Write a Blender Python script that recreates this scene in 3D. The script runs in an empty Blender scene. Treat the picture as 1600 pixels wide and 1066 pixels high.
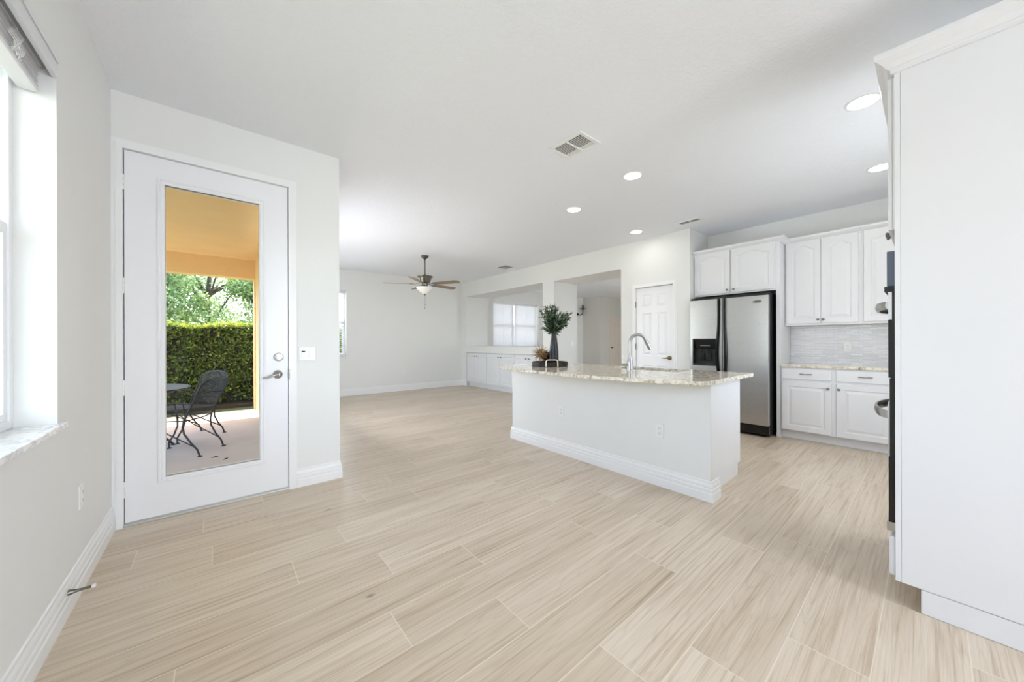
import bpy, bmesh, math, random
import numpy as np
from mathutils import Matrix, Vector
random.seed(7); rng = np.random.default_rng(7)
PI = math.pi
S = bpy.context.scene
COL = S.collection

# ------------------------------------------------------------------ camera
CAM_H = 1.203
F_PX, THETA, ROLL = 548.69, math.radians(40.022), -0.0030
cam_d = bpy.data.cameras.new('camera'); cam = bpy.data.objects.new('camera', cam_d); COL.objects.link(cam)
cam_d.sensor_width = 36.0; cam_d.sensor_fit = 'HORIZONTAL'
cam_d.lens = 36.0 * F_PX / 1600.0
cam_d.shift_y = (534.276 - 533.0) / 1600.0
cam_d.clip_start = 0.05; cam_d.clip_end = 200
fwd = Vector((math.sin(THETA), math.cos(THETA), 0)); rgt = Vector((math.cos(THETA), -math.sin(THETA), 0)); up = Vector((0, 0, 1))
R0 = Matrix((rgt, up, -fwd)).transposed()
cam.matrix_world = Matrix.Translation((0, 0, CAM_H)) @ (R0 @ Matrix.Rotation(ROLL, 3, 'Z')).to_4x4()
S.camera = cam

# ------------------------------------------------------------------ world, sun, daylight, exposure
W = bpy.data.worlds.new('sky'); S.world = W; W.use_nodes = True
wn = W.node_tree.nodes; wl = W.node_tree.links
sky = wn.new('ShaderNodeTexSky'); sky.sky_type = 'NISHITA'; sky.sun_disc = False
sky.sun_elevation = math.radians(62); sky.sun_rotation = 0.2; sky.air_density = 1.0; sky.dust_density = 2.0
wn['Background'].inputs[1].default_value = 1.2
wl.new(sky.outputs[0], wn['Background'].inputs[0])
sun_d = bpy.data.lights.new('sun', 'SUN'); sun_o = bpy.data.objects.new('sun', sun_d); COL.objects.link(sun_o)
sun_d.energy = 13.0; sun_d.angle = math.radians(0.6); sun_d.color = (1.0, 0.95, 0.86)
sun_o.rotation_euler = Vector((0.22, -1.0, -2.2)).to_track_quat('-Z', 'Y').to_euler()

def area(name, loc, direction, sx, sy, power, color=(1, 1, 1)):
    d = bpy.data.lights.new(name, 'AREA'); d.shape = 'RECTANGLE'; d.size = sx; d.size_y = sy
    d.energy = power; d.color = color
    o = bpy.data.objects.new(name, d); COL.objects.link(o); o.location = loc
    o.rotation_euler = Vector(direction).to_track_quat('-Z', 'Z').to_euler()
    return o
# daylight at the left, far and front windows, plus fill lamps at added unseen openings
area('daylight_left', (-1.15, 1.45, 1.72), (1, 0.0, -0.12), 2.10, 1.80, 24, (0.94, 0.95, 1.04))
area('fill_back', (1.82, -4.05, 1.40), (-0.08, 1, 0.06), 1.05, 2.0, 104, (0.91, 0.97, 1.07))  # fill lamp at an unseen window added behind the camera
area('fill_living', (0.87, 5.25, 1.25), (1, 0, 0.45), 1.9, 2.2, 36, (0.93, 0.95, 1.03))  # fill brightening the living room, from an added opening out of view
area('daylight_far', (1.60, 8.95, 1.60), (0.1, -1, -0.15), 1.5, 1.4, 50, (0.93, 0.97, 1.0))
area('daylight_front', (7.3, 8.95, 1.75), (-0.1, -1, -0.1), 1.9, 1.3, 45, (0.95, 0.96, 1.02))
area('fill_hall', (8.6, 2.42, 1.4), (0.25, 1, 0), 2.0, 2.0, 62, (0.93, 0.98, 1.05))  # added lamp lifting the hall walls, its window is unseen too
area('fill_kitchen', (3.75, -0.62, 1.50), (-0.12, 1, -0.08), 1.1, 1.2, 28, (0.92, 0.97, 1.03))  # kitchen fill, set at an added window hidden by the oven cabinet

S.view_settings.view_transform = 'Standard'; S.view_settings.look = 'None'
S.view_settings.exposure = 0.13; S.view_settings.gamma = 1.0; S.view_settings.use_curve_mapping = False
S.cycles.max_bounces = 14; S.cycles.diffuse_bounces = 8; S.cycles.glossy_bounces = 5
S.cycles.transparent_max_bounces = 16; S.cycles.use_denoising = True
S.cycles.sample_clamp_indirect = 8.0

# ------------------------------------------------------------------ materials
def lin(c):
    return tuple((x / 255 / 12.92) if x / 255 <= 0.04045 else ((x / 255 + 0.055) / 1.055) ** 2.4 for x in c[:3]) + (1.0,)
def new_mat(name):
    m = bpy.data.materials.new(name); m.use_nodes = True
    nt = m.node_tree
    return m, nt, nt.nodes['Principled BSDF']
def N(nt, t, **kw):
    n = nt.nodes.new(t)
    for k, v in kw.items(): setattr(n, k, v)
    return n
def coords(nt, scale=(1, 1, 1), kind='Object', rot=(0, 0, 0)):
    tc = N(nt, 'ShaderNodeTexCoord'); mp = N(nt, 'ShaderNodeMapping')
    mp.inputs['Scale'].default_value = scale; mp.inputs['Rotation'].default_value = rot
    nt.links.new(tc.outputs[kind], mp.inputs[0]); return mp.outputs[0]
def noise(nt, vec, scale, detail=4, rough=0.5, dist=0.0):
    n = N(nt, 'ShaderNodeTexNoise'); n.inputs['Scale'].default_value = scale
    n.inputs['Detail'].default_value = detail; n.inputs['Roughness'].default_value = rough
    n.inputs['Distortion'].default_value = dist
    nt.links.new(vec, n.inputs['Vector']); return n.outputs[0]
def ramp(nt, fac, stops):
    r = N(nt, 'ShaderNodeValToRGB'); e = r.color_ramp.elements
    e[0].position, e[0].color = stops[0]; e[1].position, e[1].color = stops[-1]
    for p, c in stops[1:-1]:
        q = e.new(p); q.color = c
    nt.links.new(fac, r.inputs[0]); return r.outputs[0]
def mix(nt, fac, a, b, mode='MIX'):
    n = N(nt, 'ShaderNodeMix', data_type='RGBA', blend_type=mode)
    for s, v in ((n.inputs[0], fac), (n.inputs[6], a), (n.inputs[7], b)):
        if hasattr(v, 'is_linked') or hasattr(v, 'links'): nt.links.new(v, s)
        else: s.default_value = v
    return n.outputs[2]
def math_(nt, op, a, b=0.0):
    n = N(nt, 'ShaderNodeMath', operation=op)
    for s, v in ((n.inputs[0], a), (n.inputs[1], b)):
        if hasattr(v, 'links'): nt.links.new(v, s)
        else: s.default_value = v
    return n.outputs[0]
def bump(nt, bsdf, h, strength, dist):
    b = N(nt, 'ShaderNodeBump'); b.inputs['Strength'].default_value = strength; b.inputs['Distance'].default_value = dist
    nt.links.new(h, b.inputs['Height']); nt.links.new(b.outputs[0], bsdf.inputs['Normal'])
def plain(name, rgb, rough=0.5, metal=0.0, spec=0.5, bmp=None, var=0.0):
    m, nt, b = new_mat(name)
    b.inputs['Base Color'].default_value = lin(rgb); b.inputs['Roughness'].default_value = rough
    b.inputs['Metallic'].default_value = metal; b.inputs['Specular IOR Level'].default_value = spec
    if var:
        v = noise(nt, coords(nt), 3.0, 3)
        c = lin(rgb); c2 = tuple(x * (1 - var) for x in c[:3]) + (1,)
        nt.links.new(ramp(nt, v, [(0.3, c2), (0.7, c)]), b.inputs['Base Color'])
    if bmp:
        bump(nt, b, noise(nt, coords(nt), bmp[0], 3, 0.55), bmp[1], bmp[2])
    return m

M = {}
M['wall'] = plain('painted_wall', (229, 229, 227), 0.65, bmp=(160, 0.10, 0.004), var=0.012)
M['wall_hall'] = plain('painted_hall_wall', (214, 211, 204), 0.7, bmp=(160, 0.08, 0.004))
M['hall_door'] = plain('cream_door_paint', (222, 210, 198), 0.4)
M['trim'] = plain('trim_paint', (236, 236, 236), 0.32, var=0.01)
M['door'] = plain('door_paint', (236, 236, 239), 0.30, var=0.01)
M['cab'] = plain('cabinet_paint', (227, 227, 229), 0.30, var=0.01)
M['plastic'] = plain('white_plastic', (233, 233, 231), 0.3)
M['ovenglass'] = plain('smoked_blue_glass', (84, 94, 110), 0.35)
M['black'] = plain('black_gloss', (10, 10, 11), 0.18)
M['blackmat'] = plain('black_matte', (14, 14, 15), 0.5)
M['slot'] = plain('dark_slot', (40, 40, 40), 0.6)
M['darkgap'] = plain('dark_weatherstrip', (45, 45, 43), 0.8)
M['nickel'] = plain('satin_nickel', (176, 174, 171), 0.30, 1.0)
M['knob_metal'] = plain('dark_satin_nickel', (128, 126, 122), 0.25, 1.0)
M['chrome'] = plain('chrome', (205, 205, 205), 0.12, 1.0)
M['brass'] = plain('antique_brass', (150, 132, 96), 0.28, 1.0)
M['pewter'] = plain('brushed_pewter', (120, 116, 108), 0.30, 1.0)
M['gold'] = plain('pale_gold_metal', (240, 226, 202), 0.3, 0.7)
M['goldspike'] = plain('gold_spikes', (158, 124, 80), 0.5, 0.25)
M['blackspike'] = plain('dark_ornament', (34, 27, 22), 0.5)
M['iron'] = plain('wrought_iron', (30, 30, 34), 0.45, 0.1)
M['aluminium'] = plain('aluminium_threshold', (212, 212, 208), 0.35, 0.6)
M['rubber'] = plain('white_rubber', (232, 230, 225), 0.6)
M['tray'] = plain('dark_tray_wood', (34, 22, 18), 0.5, var=0.3)
M['opal'] = plain('opal_glass', (238, 236, 230), 0.25)
M['blind'] = plain('blind_slat', (236, 236, 238), 0.4)
def _tr():
    nt = M['blind'].node_tree; b = nt.nodes['Principled BSDF']; t = N(nt, 'ShaderNodeBsdfTranslucent'); t.inputs[0].default_value = lin((226, 226, 232))
    mx = N(nt, 'ShaderNodeMixShader'); mx.inputs[0].default_value = 0.16
    nt.links.new(b.outputs[0], mx.inputs[1]); nt.links.new(t.outputs[0], mx.inputs[2]); nt.links.new(mx.outputs[0], nt.nodes['Material Output'].inputs[0])
_tr()
M['cream'] = plain('cream_vinyl', (228, 226, 206), 0.5)
M['vinyl'] = plain('white_vinyl', (236, 237, 239), 0.35)
M['ceil'] = plain('ceiling_paint', (236, 238, 242), 0.75)
def _ceil():
    nt = M['ceil'].node_tree; b = nt.nodes['Principled BSDF']
    v = coords(nt)
    n1 = noise(nt, v, 34, 5, 0.6, 0.8)
    bump(nt, b, ramp(nt, n1, [(0.44, (0, 0, 0, 1)), (0.60, (1, 1, 1, 1))]), 0.28, 0.006)
_ceil()

def mk_floor():
    m, nt, b = new_mat('wood_plank_tile')
    at = N(nt, 'ShaderNodeAttribute', attribute_name='plank')     # r: tone, g,b: offsets
    sep = N(nt, 'ShaderNodeSeparateColor'); nt.links.new(at.outputs['Color'], sep.inputs[0])
    tc = N(nt, 'ShaderNodeTexCoord')
    off = N(nt, 'ShaderNodeCombineXYZ')
    nt.links.new(math_(nt, 'MULTIPLY', sep.outputs[1], 37.0), off.inputs[0])
    nt.links.new(math_(nt, 'MULTIPLY', sep.outputs[2], 53.0), off.inputs[1])
    add = N(nt, 'ShaderNodeVectorMath', operation='ADD')
    nt.links.new(tc.outputs['Object'], add.inputs[0]); nt.links.new(off.outputs[0], add.inputs[1])
    def mp(scale):
        q = N(nt, 'ShaderNodeMapping'); q.inputs['Scale'].default_value = scale
        nt.links.new(add.outputs[0], q.inputs[0]); return q.outputs[0]
    broad = noise(nt, mp((0.42, 6.0, 1)), 2.0, 4, 0.55, 1.0)
    grain = noise(nt, mp((0.5, 22, 1)), 3.2, 4, 0.55, 0.7)
    fine = noise(nt, mp((2.0, 120, 1)), 3.0, 3, 0.6)
    base = ramp(nt, broad, [(0.24, lin((200, 183, 161))), (0.40, lin((214, 199, 179))), (0.56, lin((221, 207, 188))), (0.78, lin((227, 215, 198)))])
    g = ramp(nt, grain, [(0.30, lin((214, 201, 186))), (0.50, lin((255, 255, 255))), (0.8, lin((255, 255, 255)))])
    c = mix(nt, 0.75, base, g, 'MULTIPLY')
    c = mix(nt, 0.14, c, ramp(nt, fine, [(0.35, lin((170, 152, 130))), (0.65, (1, 1, 1, 1))]), 'MULTIPLY')
    # growth-ring contour lines
    ring = noise(nt, mp((0.30, 5.2, 1)), 1.6, 2, 0.4, 0.25)
    w = math_(nt, 'FRACT', math_(nt, 'MULTIPLY', ring, 20.0))
    c = mix(nt, 0.15, c, ramp(nt, w, [(0.0, lin((178, 158, 134))), (0.22, (1, 1, 1, 1)), (0.9, (1, 1, 1, 1)), (1.0, lin((190, 172, 150)))]), 'MULTIPLY')
    # knots
    vo = N(nt, 'ShaderNodeTexVoronoi'); vo.inputs['Scale'].default_value = 1.0
    nt.links.new(mp((2.4, 4.6, 1)), vo.inputs['Vector'])
    kn = ramp(nt, vo.outputs['Distance'], [(0.02, (1, 1, 1, 1)), (0.075, (0, 0, 0, 1))])
    vs = N(nt, 'ShaderNodeSeparateColor'); nt.links.new(vo.outputs['Color'], vs.inputs[0])
    gate = math_(nt, 'GREATER_THAN', vs.outputs[0], 0.72)
    c = mix(nt, math_(nt, 'MULTIPLY', math_(nt, 'MULTIPLY', kn, gate), 0.75), c, lin((120, 98, 76)))
    tone = ramp(nt, sep.outputs[0], [(0.0, lin((243, 241, 238))), (1.0, (1, 1, 1, 1))])
    c = mix(nt, 1.0, c, tone, 'MULTIPLY')
    nt.links.new(c, b.inputs['Base Color'])
    b.inputs['Roughness'].default_value = 0.36
    nt.links.new(ramp(nt, grain, [(0.2, (0.42, 0.42, 0.42, 1)), (0.8, (0.30, 0.30, 0.30, 1))]), b.inputs['Roughness'])
    bump(nt, b, grain, 0.06, 0.003)
    return m
M['floor'] = mk_floor()
M['grout'] = plain('grout', (226, 215, 198), 0.8)

def mk_granite():
    m, nt, b = new_mat('speckled_granite')
    v = coords(nt)
    n1 = noise(nt, v, 30, 6, 0.7, 0.5); n2 = noise(nt, v, 95, 4, 0.6); n3 = noise(nt, v, 55, 5, 0.7, 0.4)
    c = ramp(nt, n1, [(0.30, lin((140, 126, 112))), (0.43, lin((196, 184, 166))), (0.52, lin((230, 222, 204))), (0.66, lin((244, 239, 226)))])
    c = mix(nt, ramp(nt, n2, [(0.60, (0, 0, 0, 1)), (0.68, (1, 1, 1, 1))]), c, lin((104, 92, 82)))
    c = mix(nt, ramp(nt, n3, [(0.645, (0, 0, 0, 1)), (0.69, (1, 1, 1, 1))]), c, lin((52, 46, 44)))
    n4 = noise(nt, v, 19, 3, 0.5)
    c = mix(nt, ramp(nt, n4, [(0.66, (0, 0, 0, 1)), (0.72, (1, 1, 1, 1))]), c, lin((150, 96, 76)))
    nt.links.new(c, b.inputs['Base Color']); b.inputs['Roughness'].default_value = 0.07
    return m
M['granite'] = mk_granite()

def mk_marble():
    m, nt, b = new_mat('marble_sill')
    n1 = noise(nt, coords(nt), 6, 6, 0.6, 2.2)
    nt.links.new(ramp(nt, n1, [(0.44, lin((236, 236, 237))), (0.50, lin((206, 207, 211))), (0.56, lin((238, 238, 238)))]), b.inputs['Base Color'])
    b.inputs['Roughness'].default_value = 0.12
    return m
M['marble'] = mk_marble()

def mk_splash():
    m, nt, b = new_mat('glass_strip_mosaic')
    tc = N(nt, 'ShaderNodeTexCoord'); sp = N(nt, 'ShaderNodeSeparateXYZ'); cb = N(nt, 'ShaderNodeCombineXYZ')
    nt.links.new(tc.outputs['Object'], sp.inputs[0]); nt.links.new(sp.outputs[1], cb.inputs[0]); nt.links.new(sp.outputs[2], cb.inputs[1])
    br = N(nt, 'ShaderNodeTexBrick'); br.inputs['Scale'].default_value = 1.0
    br.inputs['Brick Width'].default_value = 0.11; br.inputs['Row Height'].default_value = 0.0135
    br.inputs['Mortar Size'].default_value = 0.0016; br.inputs['Bias'].default_value = 0.0
    br.offset = 0.37; br.offset_frequency = 2; br.squash = 0.7; br.squash_frequency = 3
    br.inputs['Color1'].default_value = lin((234, 234, 237)); br.inputs['Color2'].default_value = lin((210, 211, 216))
    br.inputs['Mortar'].default_value = lin((192, 192, 194))
    nt.links.new(cb.outputs[0], br.inputs['Vector'])
    nt.links.new(br.outputs['Color'], b.inputs['Base Color']); b.inputs['Roughness'].default_value = 0.15
    bump(nt, b, math_(nt, 'SUBTRACT', 1.0, br.outputs['Fac']), 0.3, 0.002)
    return m
M['splash'] = mk_splash()

def mk_steel():
    m, nt, b = new_mat('brushed_steel')
    b.inputs['Metallic'].default_value = 1.0
    n1 = noise(nt, coords(nt, (1, 2.0, 260)), 4, 3, 0.6)
    nt.links.new(ramp(nt, n1, [(0.3, lin((190, 189, 188))), (0.7, lin((196, 196, 196)))]), b.inputs['Base Color'])
    nt.links.new(ramp(nt, n1, [(0.3, (0.27, 0.27, 0.27, 1)), (0.7, (0.29, 0.29, 0.29, 1))]), b.inputs['Roughness'])
    bump(nt, b, noise(nt, coords(nt, (1, 1.3, 2.6)), 1.5, 1, 0.4), 0.10, 0.03)
    return m
M['steel'] = mk_steel()

def mk_glass():
    m = bpy.data.materials.new('clear_glass'); m.use_nodes = True; nt = m.node_tree; nt.nodes.clear()
    o = N(nt, 'ShaderNodeOutputMaterial'); t = N(nt, 'ShaderNodeBsdfTransparent'); g = N(nt, 'ShaderNodeBsdfGlossy')
    g.inputs['Roughness'].default_value = 0.01; lw = N(nt, 'ShaderNodeFresnel'); lw.inputs[0].default_value = 1.30; ge = N(nt, 'ShaderNodeNewGeometry')
    fac = math_(nt, 'MULTIPLY', lw.outputs[0], math_(nt, 'SUBTRACT', 1.0, ge.outputs['Backfacing']))
    t.inputs[0].default_value = (0.97, 0.98, 0.975, 1)
    mx = N(nt, 'ShaderNodeMixShader'); nt.links.new(fac, mx.inputs[0])
    nt.links.new(t.outputs[0], mx.inputs[1]); nt.links.new(g.outputs[0], mx.inputs[2]); nt.links.new(mx.outputs[0], o.inputs[0])
    return m
M['glass'] = mk_glass()

def mk_emit(name, rgb, s):
    m = bpy.data.materials.new(name); m.use_nodes = True; nt = m.node_tree; nt.nodes.clear()
    o = N(nt, 'ShaderNodeOutputMaterial'); e = N(nt, 'ShaderNodeEmission')
    e.inputs[0].default_value = lin(rgb); e.inputs[1].default_value = s; nt.links.new(e.outputs[0], o.inputs[0]); return m
M['lamp'] = mk_emit('lit_lamp_lens', (255, 250, 240), 14.0)

M['stucco'] = plain('orange_stucco', (230, 197, 146), 0.9, bmp=(46, 0.5, 0.012), var=0.05)
M['concrete'] = plain('patio_concrete', (200, 184, 173), 0.85, bmp=(70, 0.25, 0.006), var=0.12)
M['lawn'] = plain('lawn', (120, 128, 78), 0.95, bmp=(40, 0.8, 0.03), var=0.35)
M['soil'] = plain('mulch', (70, 52, 40), 0.95, bmp=(40, 0.8, 0.03))
M['bark'] = plain('bark', (86, 74, 62), 0.9, bmp=(20, 0.8, 0.03))
M['hedgecore'] = plain('hedge_dark_core', (20, 20, 12), 0.95)  # near-black core: shade between the leaves put into its colour

def mk_leaf(name, stops, trans=0.35, rough=0.35):
    m, nt, b = new_mat(name)
    at = N(nt, 'ShaderNodeAttribute', attribute_name='tone')
    col = ramp(nt, at.outputs['Fac'], stops)
    nt.links.new(col, b.inputs['Base Color']); b.inputs['Roughness'].default_value = rough
    tr = N(nt, 'ShaderNodeBsdfTranslucent'); nt.links.new(col, tr.inputs[0])
    mx = N(nt, 'ShaderNodeMixShader'); mx.inputs[0].default_value = trans
    nt.links.new(b.outputs[0], mx.inputs[1]); nt.links.new(tr.outputs[0], mx.inputs[2])
    nt.links.new(mx.outputs[0], nt.nodes['Material Output'].inputs[0]); return m
M['hedge_leaf'] = mk_leaf('hedge_leaf', [(0.0, lin((44, 62, 20))), (0.45, lin((82, 108, 34))), (0.85, lin((140, 160, 60))), (1.0, lin((208, 212, 96)))], 0.3, 0.28)  # brightest stop is for the sunlit hedge top
M['tree_leaf'] = mk_leaf('tree_leaf', [(0.0, lin((92, 116, 68))), (0.5, lin((148, 172, 106))), (1.0, lin((200, 216, 152)))], 0.4, 0.45)
M['stem_leaf'] = mk_leaf('dark_sprig_leaf', [(0.0, lin((34, 50, 36))), (0.5, lin((66, 88, 62))), (1.0, lin((128, 146, 116)))], 0.12, 0.4)

def mk_vase():
    m, nt, b = new_mat('mottled_black_glaze')
    n1 = noise(nt, coords(nt, (1, 1, 0.6)), 60, 4, 0.6)
    nt.links.new(ramp(nt, n1, [(0.46, lin((14, 15, 18))), (0.62, lin((34, 37, 44))), (0.76, lin((92, 98, 106)))]), b.inputs['Base Color'])
    b.inputs['Roughness'].default_value = 0.34; return m
M['vase'] = mk_vase()
def mk_blade():
    m, nt, b = new_mat('walnut_blade')
    n1 = noise(nt, coords(nt, (3, 40, 3)), 2, 4, 0.6, 0.5)
    nt.links.new(ramp(nt, n1, [(0.3, lin((112, 92, 70))), (0.7, lin((152, 128, 100)))]), b.inputs['Base Color'])
    b.inputs['Roughness'].default_value = 0.4; return m
M['blade'] = mk_blade()
def mk_mesh():
    m = bpy.data.materials.new('iron_mesh'); m.use_nodes = True; nt = m.node_tree; b = nt.nodes['Principled BSDF']
    b.inputs['Base Color'].default_value = lin((22, 22, 25)); b.inputs['Roughness'].default_value = 0.6; b.inputs['Metallic'].default_value = 0.0
    v = coords(nt, (170, 170, 170), rot=(0.6, 0.5, 0.7)); sp = N(nt, 'ShaderNodeSeparateXYZ'); nt.links.new(v, sp.inputs[0])
    g = []
    for i in (0, 1, 2):
        g.append(math_(nt, 'LESS_THAN', math_(nt, 'FRACT', sp.outputs[i]), 0.22))
    o = math_(nt, 'MAXIMUM', math_(nt, 'MAXIMUM', g[0], g[1]), g[2])
    t = N(nt, 'ShaderNodeBsdfTransparent'); mx = N(nt, 'ShaderNodeMixShader')
    nt.links.new(o, mx.inputs[0]); nt.links.new(t.outputs[0], mx.inputs[1]); nt.links.new(b.outputs[0], mx.inputs[2])
    nt.links.new(mx.outputs[0], nt.nodes['Material Output'].inputs[0]); return m
M['mesh'] = mk_mesh()

# ------------------------------------------------------------------ mesh builder
class MB:
    def __init__(s, frame=None):
        s.v = []; s.f = []; s.m = frame
    def _add(s, vs, fs):
        k = len(s.v)
        if s.m is not None: vs = [tuple(s.m @ Vector(p)) for p in vs]
        s.v += [tuple(p) for p in vs]; s.f += [tuple(i + k for i in f) for f in fs]; return s
    def box(s, x0, x1, y0, y1, z0, z1):
        vs = [(x, y, z) for x in (x0, x1) for y in (y0, y1) for z in (z0, z1)]
        return s._add(vs, [(0, 1, 3, 2), (4, 6, 7, 5), (0, 4, 5, 1), (2, 3, 7, 6), (0, 2, 6, 4), (1, 5, 7, 3)])
    def quad(s, a, b, c, d): return s._add([a, b, c, d], [(0, 1, 2, 3)])
    def loft(s, loops, cap0=True, cap1=True):
        n = len(loops[0]); vs = [p for l in loops for p in l]; fs = []
        for i in range(len(loops) - 1):
            for j in range(n):
                fs.append((i * n + j, i * n + (j + 1) % n, (i + 1) * n + (j + 1) % n, (i + 1) * n + j))
        if cap0: fs.append(tuple(range(n - 1, -1, -1)))
        if cap1: fs.append(tuple(range((len(loops) - 1) * n, len(loops) * n)))
        return s._add(vs, fs)
    def prism(s, poly, axis, a0, a1):
        def P(p, a):
            u, v = p
            return {'x': (a, u, v), 'y': (u, a, v), 'z': (u, v, a)}[axis]
        return s.loft([[P(p, a0) for p in poly], [P(p, a1) for p in poly]])
    def cyl(s, p0, p1, r0, r1=None, n=16, caps=True):
        r1 = r0 if r1 is None else r1
        return s.tube([p0, p1], [r0, r1], n, caps)
    def tube(s, pts, r, n=8, caps=True, closed=False):
        pts = [Vector(p) for p in pts]; m = len(pts)
        rr = r if isinstance(r, (list, tuple)) else [r] * m
        loops = []; ref = None
        for i, p in enumerate(pts):
            if closed: t = pts[(i + 1) % m] - pts[(i - 1) % m]
            else: t = pts[min(i + 1, m - 1)] - pts[max(i - 1, 0)]
            t.normalize()
            if ref is None:
                ref = Vector((0, 0, 1)) if abs(t.z) < 0.9 else Vector((1, 0, 0))
            a = (ref - t * ref.dot(t))
            if a.length < 1e-5: a = t.orthogonal()
            a.normalize(); b = t.cross(a); ref = a
            loops.append([tuple(p + (a * math.cos(2 * PI * k / n) + b * math.sin(2 * PI * k / n)) * rr[i]) for k in range(n)])
        if closed: loops.append(loops[0]); caps = False
        return s.loft(loops, caps, caps)
    def lathe(s, c, prof, n=32):
        loops = [[(c[0] + r * math.cos(2 * PI * k / n), c[1] + r * math.sin(2 * PI * k / n), c[2] + z) for k in range(n)] for r, z in prof]
        return s.loft(loops)
    def lathe_axis(s, o, d, prof, n=24):
        d = Vector(d).normalized(); a = d.orthogonal().normalized(); b = d.cross(a); o = Vector(o)
        loops = [[tuple(o + d * h + (a * math.cos(2 * PI * k / n) + b * math.sin(2 * PI * k / n)) * r) for k in range(n)] for r, h in prof]
        return s.loft(loops)
    def build(s, name, mat, parent=None, bevel=0.0, smooth=False, fix=True, seg=2):
        me = bpy.data.meshes.new(name)
        off = Vector((0, 0, 0))
        if parent is not None:
            q = parent
            while q is not None: off += q.location; q = q.parent
        me.from_pydata([tuple(Vector(p) - off) for p in s.v], [], s.f)
        if fix:
            bm = bmesh.new(); bm.from_mesh(me); bmesh.ops.recalc_face_normals(bm, faces=bm.faces); bm.to_mesh(me); bm.free()
        me.materials.append(M[mat] if isinstance(mat, str) else mat)
        o = bpy.data.objects.new(name, me); COL.objects.link(o)
        if parent is not None: o.parent = parent
        if smooth:
            me.polygons.foreach_set('use_smooth', [True] * len(me.polygons))
            me.set_sharp_from_angle(angle=math.radians(38))
        if bevel:
            md = o.modifiers.new('bevel', 'BEVEL'); md.width = bevel; md.segments = seg; md.limit_method = 'ANGLE'; md.angle_limit = math.radians(40)
        return o

def tag(o, label, cat, group=None, kind=None):
    o['label'] = label; o['category'] = cat
    if group: o['group'] = group
    if kind: o['kind'] = kind
    return o
def thing(name, loc, label, cat, group=None, kind=None):
    e = bpy.data.objects.new(name, None); e.empty_display_size = 0.05; COL.objects.link(e); e.location = loc
    return tag(e, label, cat, group, kind)
def struct(name, mb, mat, label, cat, **k):
    return tag(mb.build(name, mat, **k), label, cat, kind='structure')
def duplicate(root, loc, label):
    r = root.copy(); COL.objects.link(r); r.location = loc; r['label'] = label
    for ch in list(root.children):
        c = ch.copy(); COL.objects.link(c); c.parent = r
        for g in list(ch.children):
            d = g.copy(); COL.objects.link(d); d.parent = c
    return r
def frame(o, u, n):
    u = Vector(u); n = Vector(n); v = Vector((0, 0, 1)) if abs(n.z) < 0.5 else n.cross(u)
    m = Matrix((u, v, n)).transposed().to_4x4(); m.translation = Vector(o); return m
def FX(x, y, z=0): return frame((x, y, z), (0, -1, 0), (-1, 0, 0))     # faces -X, u runs to -Y
def FY(x, y, z=0): return frame((x, y, z), (1, 0, 0), (0, -1, 0))      # faces -Y, u runs to +X
def FL(x, y, z=0): return frame((x, y, z), (0, 1, 0), (1, 0, 0))       # faces +X, u runs to +Y
def FN(x, y, z=0): return frame((x, y, z), (-1, 0, 0), (0, 1, 0))      # faces +Y, u runs to -X

# ------------------------------------------------------------------ dimensions
H = 2.838
XL, YD, XE, YF, XW, XK = -0.52, 3.385, 0.835, 8.42, 5.24, 5.875
YC = 2.232          # end of the long wall
XO = 5.96           # back of the thick long wall

# ------------------------------------------------------------------ setting: floor
def build_floor():
    me = bpy.data.meshes.new('floor'); vs = []; fs = []; cols = []; mats = []
    def quad(x0, x1, y0, y1, z, c, mi):
        k = len(vs); vs.extend([(x0, y0, z), (x1, y0, z), (x1, y1, z), (x0, y1, z)]); fs.append((k, k + 1, k + 2, k + 3)); cols.append(c); mats.append(mi)
    X0, X1, Y0, Y1 = -0.60, 13.0, -4.1, 8.45
    # slab with top at -0.003 (the grout) and planks laid on it
    YB, XB = 3.60, 0.60          # the patio lies outside x < XB, y > YB
    for xa, ya, yb in ((X0, Y0, YB), (XB, YB, Y1)):
        k = len(vs)
        vs.extend([(x, y, z) for x in (xa, X1) for y in (ya, yb) for z in (-0.12, -0.0003)])
        for f in [(0, 1, 3, 2), (4, 6, 7, 5), (0, 4, 5, 1), (2, 3, 7, 6), (0, 2, 6, 4), (1, 5, 7, 3)]:
            fs.append(tuple(i + k for i in f)); cols.append((0, 0, 0)); mats.append(1)
    RH, L, G = 0.2355, 1.225, 0.0018
    known = {-1: 2.37, 0: 1.775, 1: 1.427, 2: 1.157, 3: 1.823, 4: 1.003, 5: 0.588, 6: 1.104, 7: 0.70, 8: 0.311, 9: 1.82, 10: -0.023, 11: 0.87}
    for r in range(int((Y0 - 0.14) / RH) - 1, int((Y1 - 0.14) / RH) + 1):
        y0 = 0.14 + r * RH; y1 = y0 + RH
        o = known.get(r, random.random() * L)
        k0 = math.floor((X0 - o) / L)
        for j in range(k0, int((X1 - o) / L) + 1):
            x0 = o + j * L; x1 = x0 + L
            a, b_ = max(x0, X0 if y1 < YB + 0.05 else XB), min(x1, X1); c, d = max(y0, Y0), min(y1, Y1)
            if b_ - a < 0.01 or d - c < 0.01: continue
            quad(a + G, b_ - G, c + G, d - G, 0.0, (random.random(), random.random(), random.random()), 0)
    me.from_pydata(vs, [], fs)
    at = me.attributes.new('plank', 'FLOAT_COLOR', 'FACE')
    for i, c in enumerate(cols): at.data[i].color = (*c, 1.0)
    me.materials.append(M['floor']); me.materials.append(M['grout'])
    me.polygons.foreach_set('material_index', mats)
    o = bpy.data.objects.new('floor', me); COL.objects.link(o)
    tag(o, 'pale oak-look plank tile floor running through the whole room', 'floor', kind='structure')
build_floor()

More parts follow.
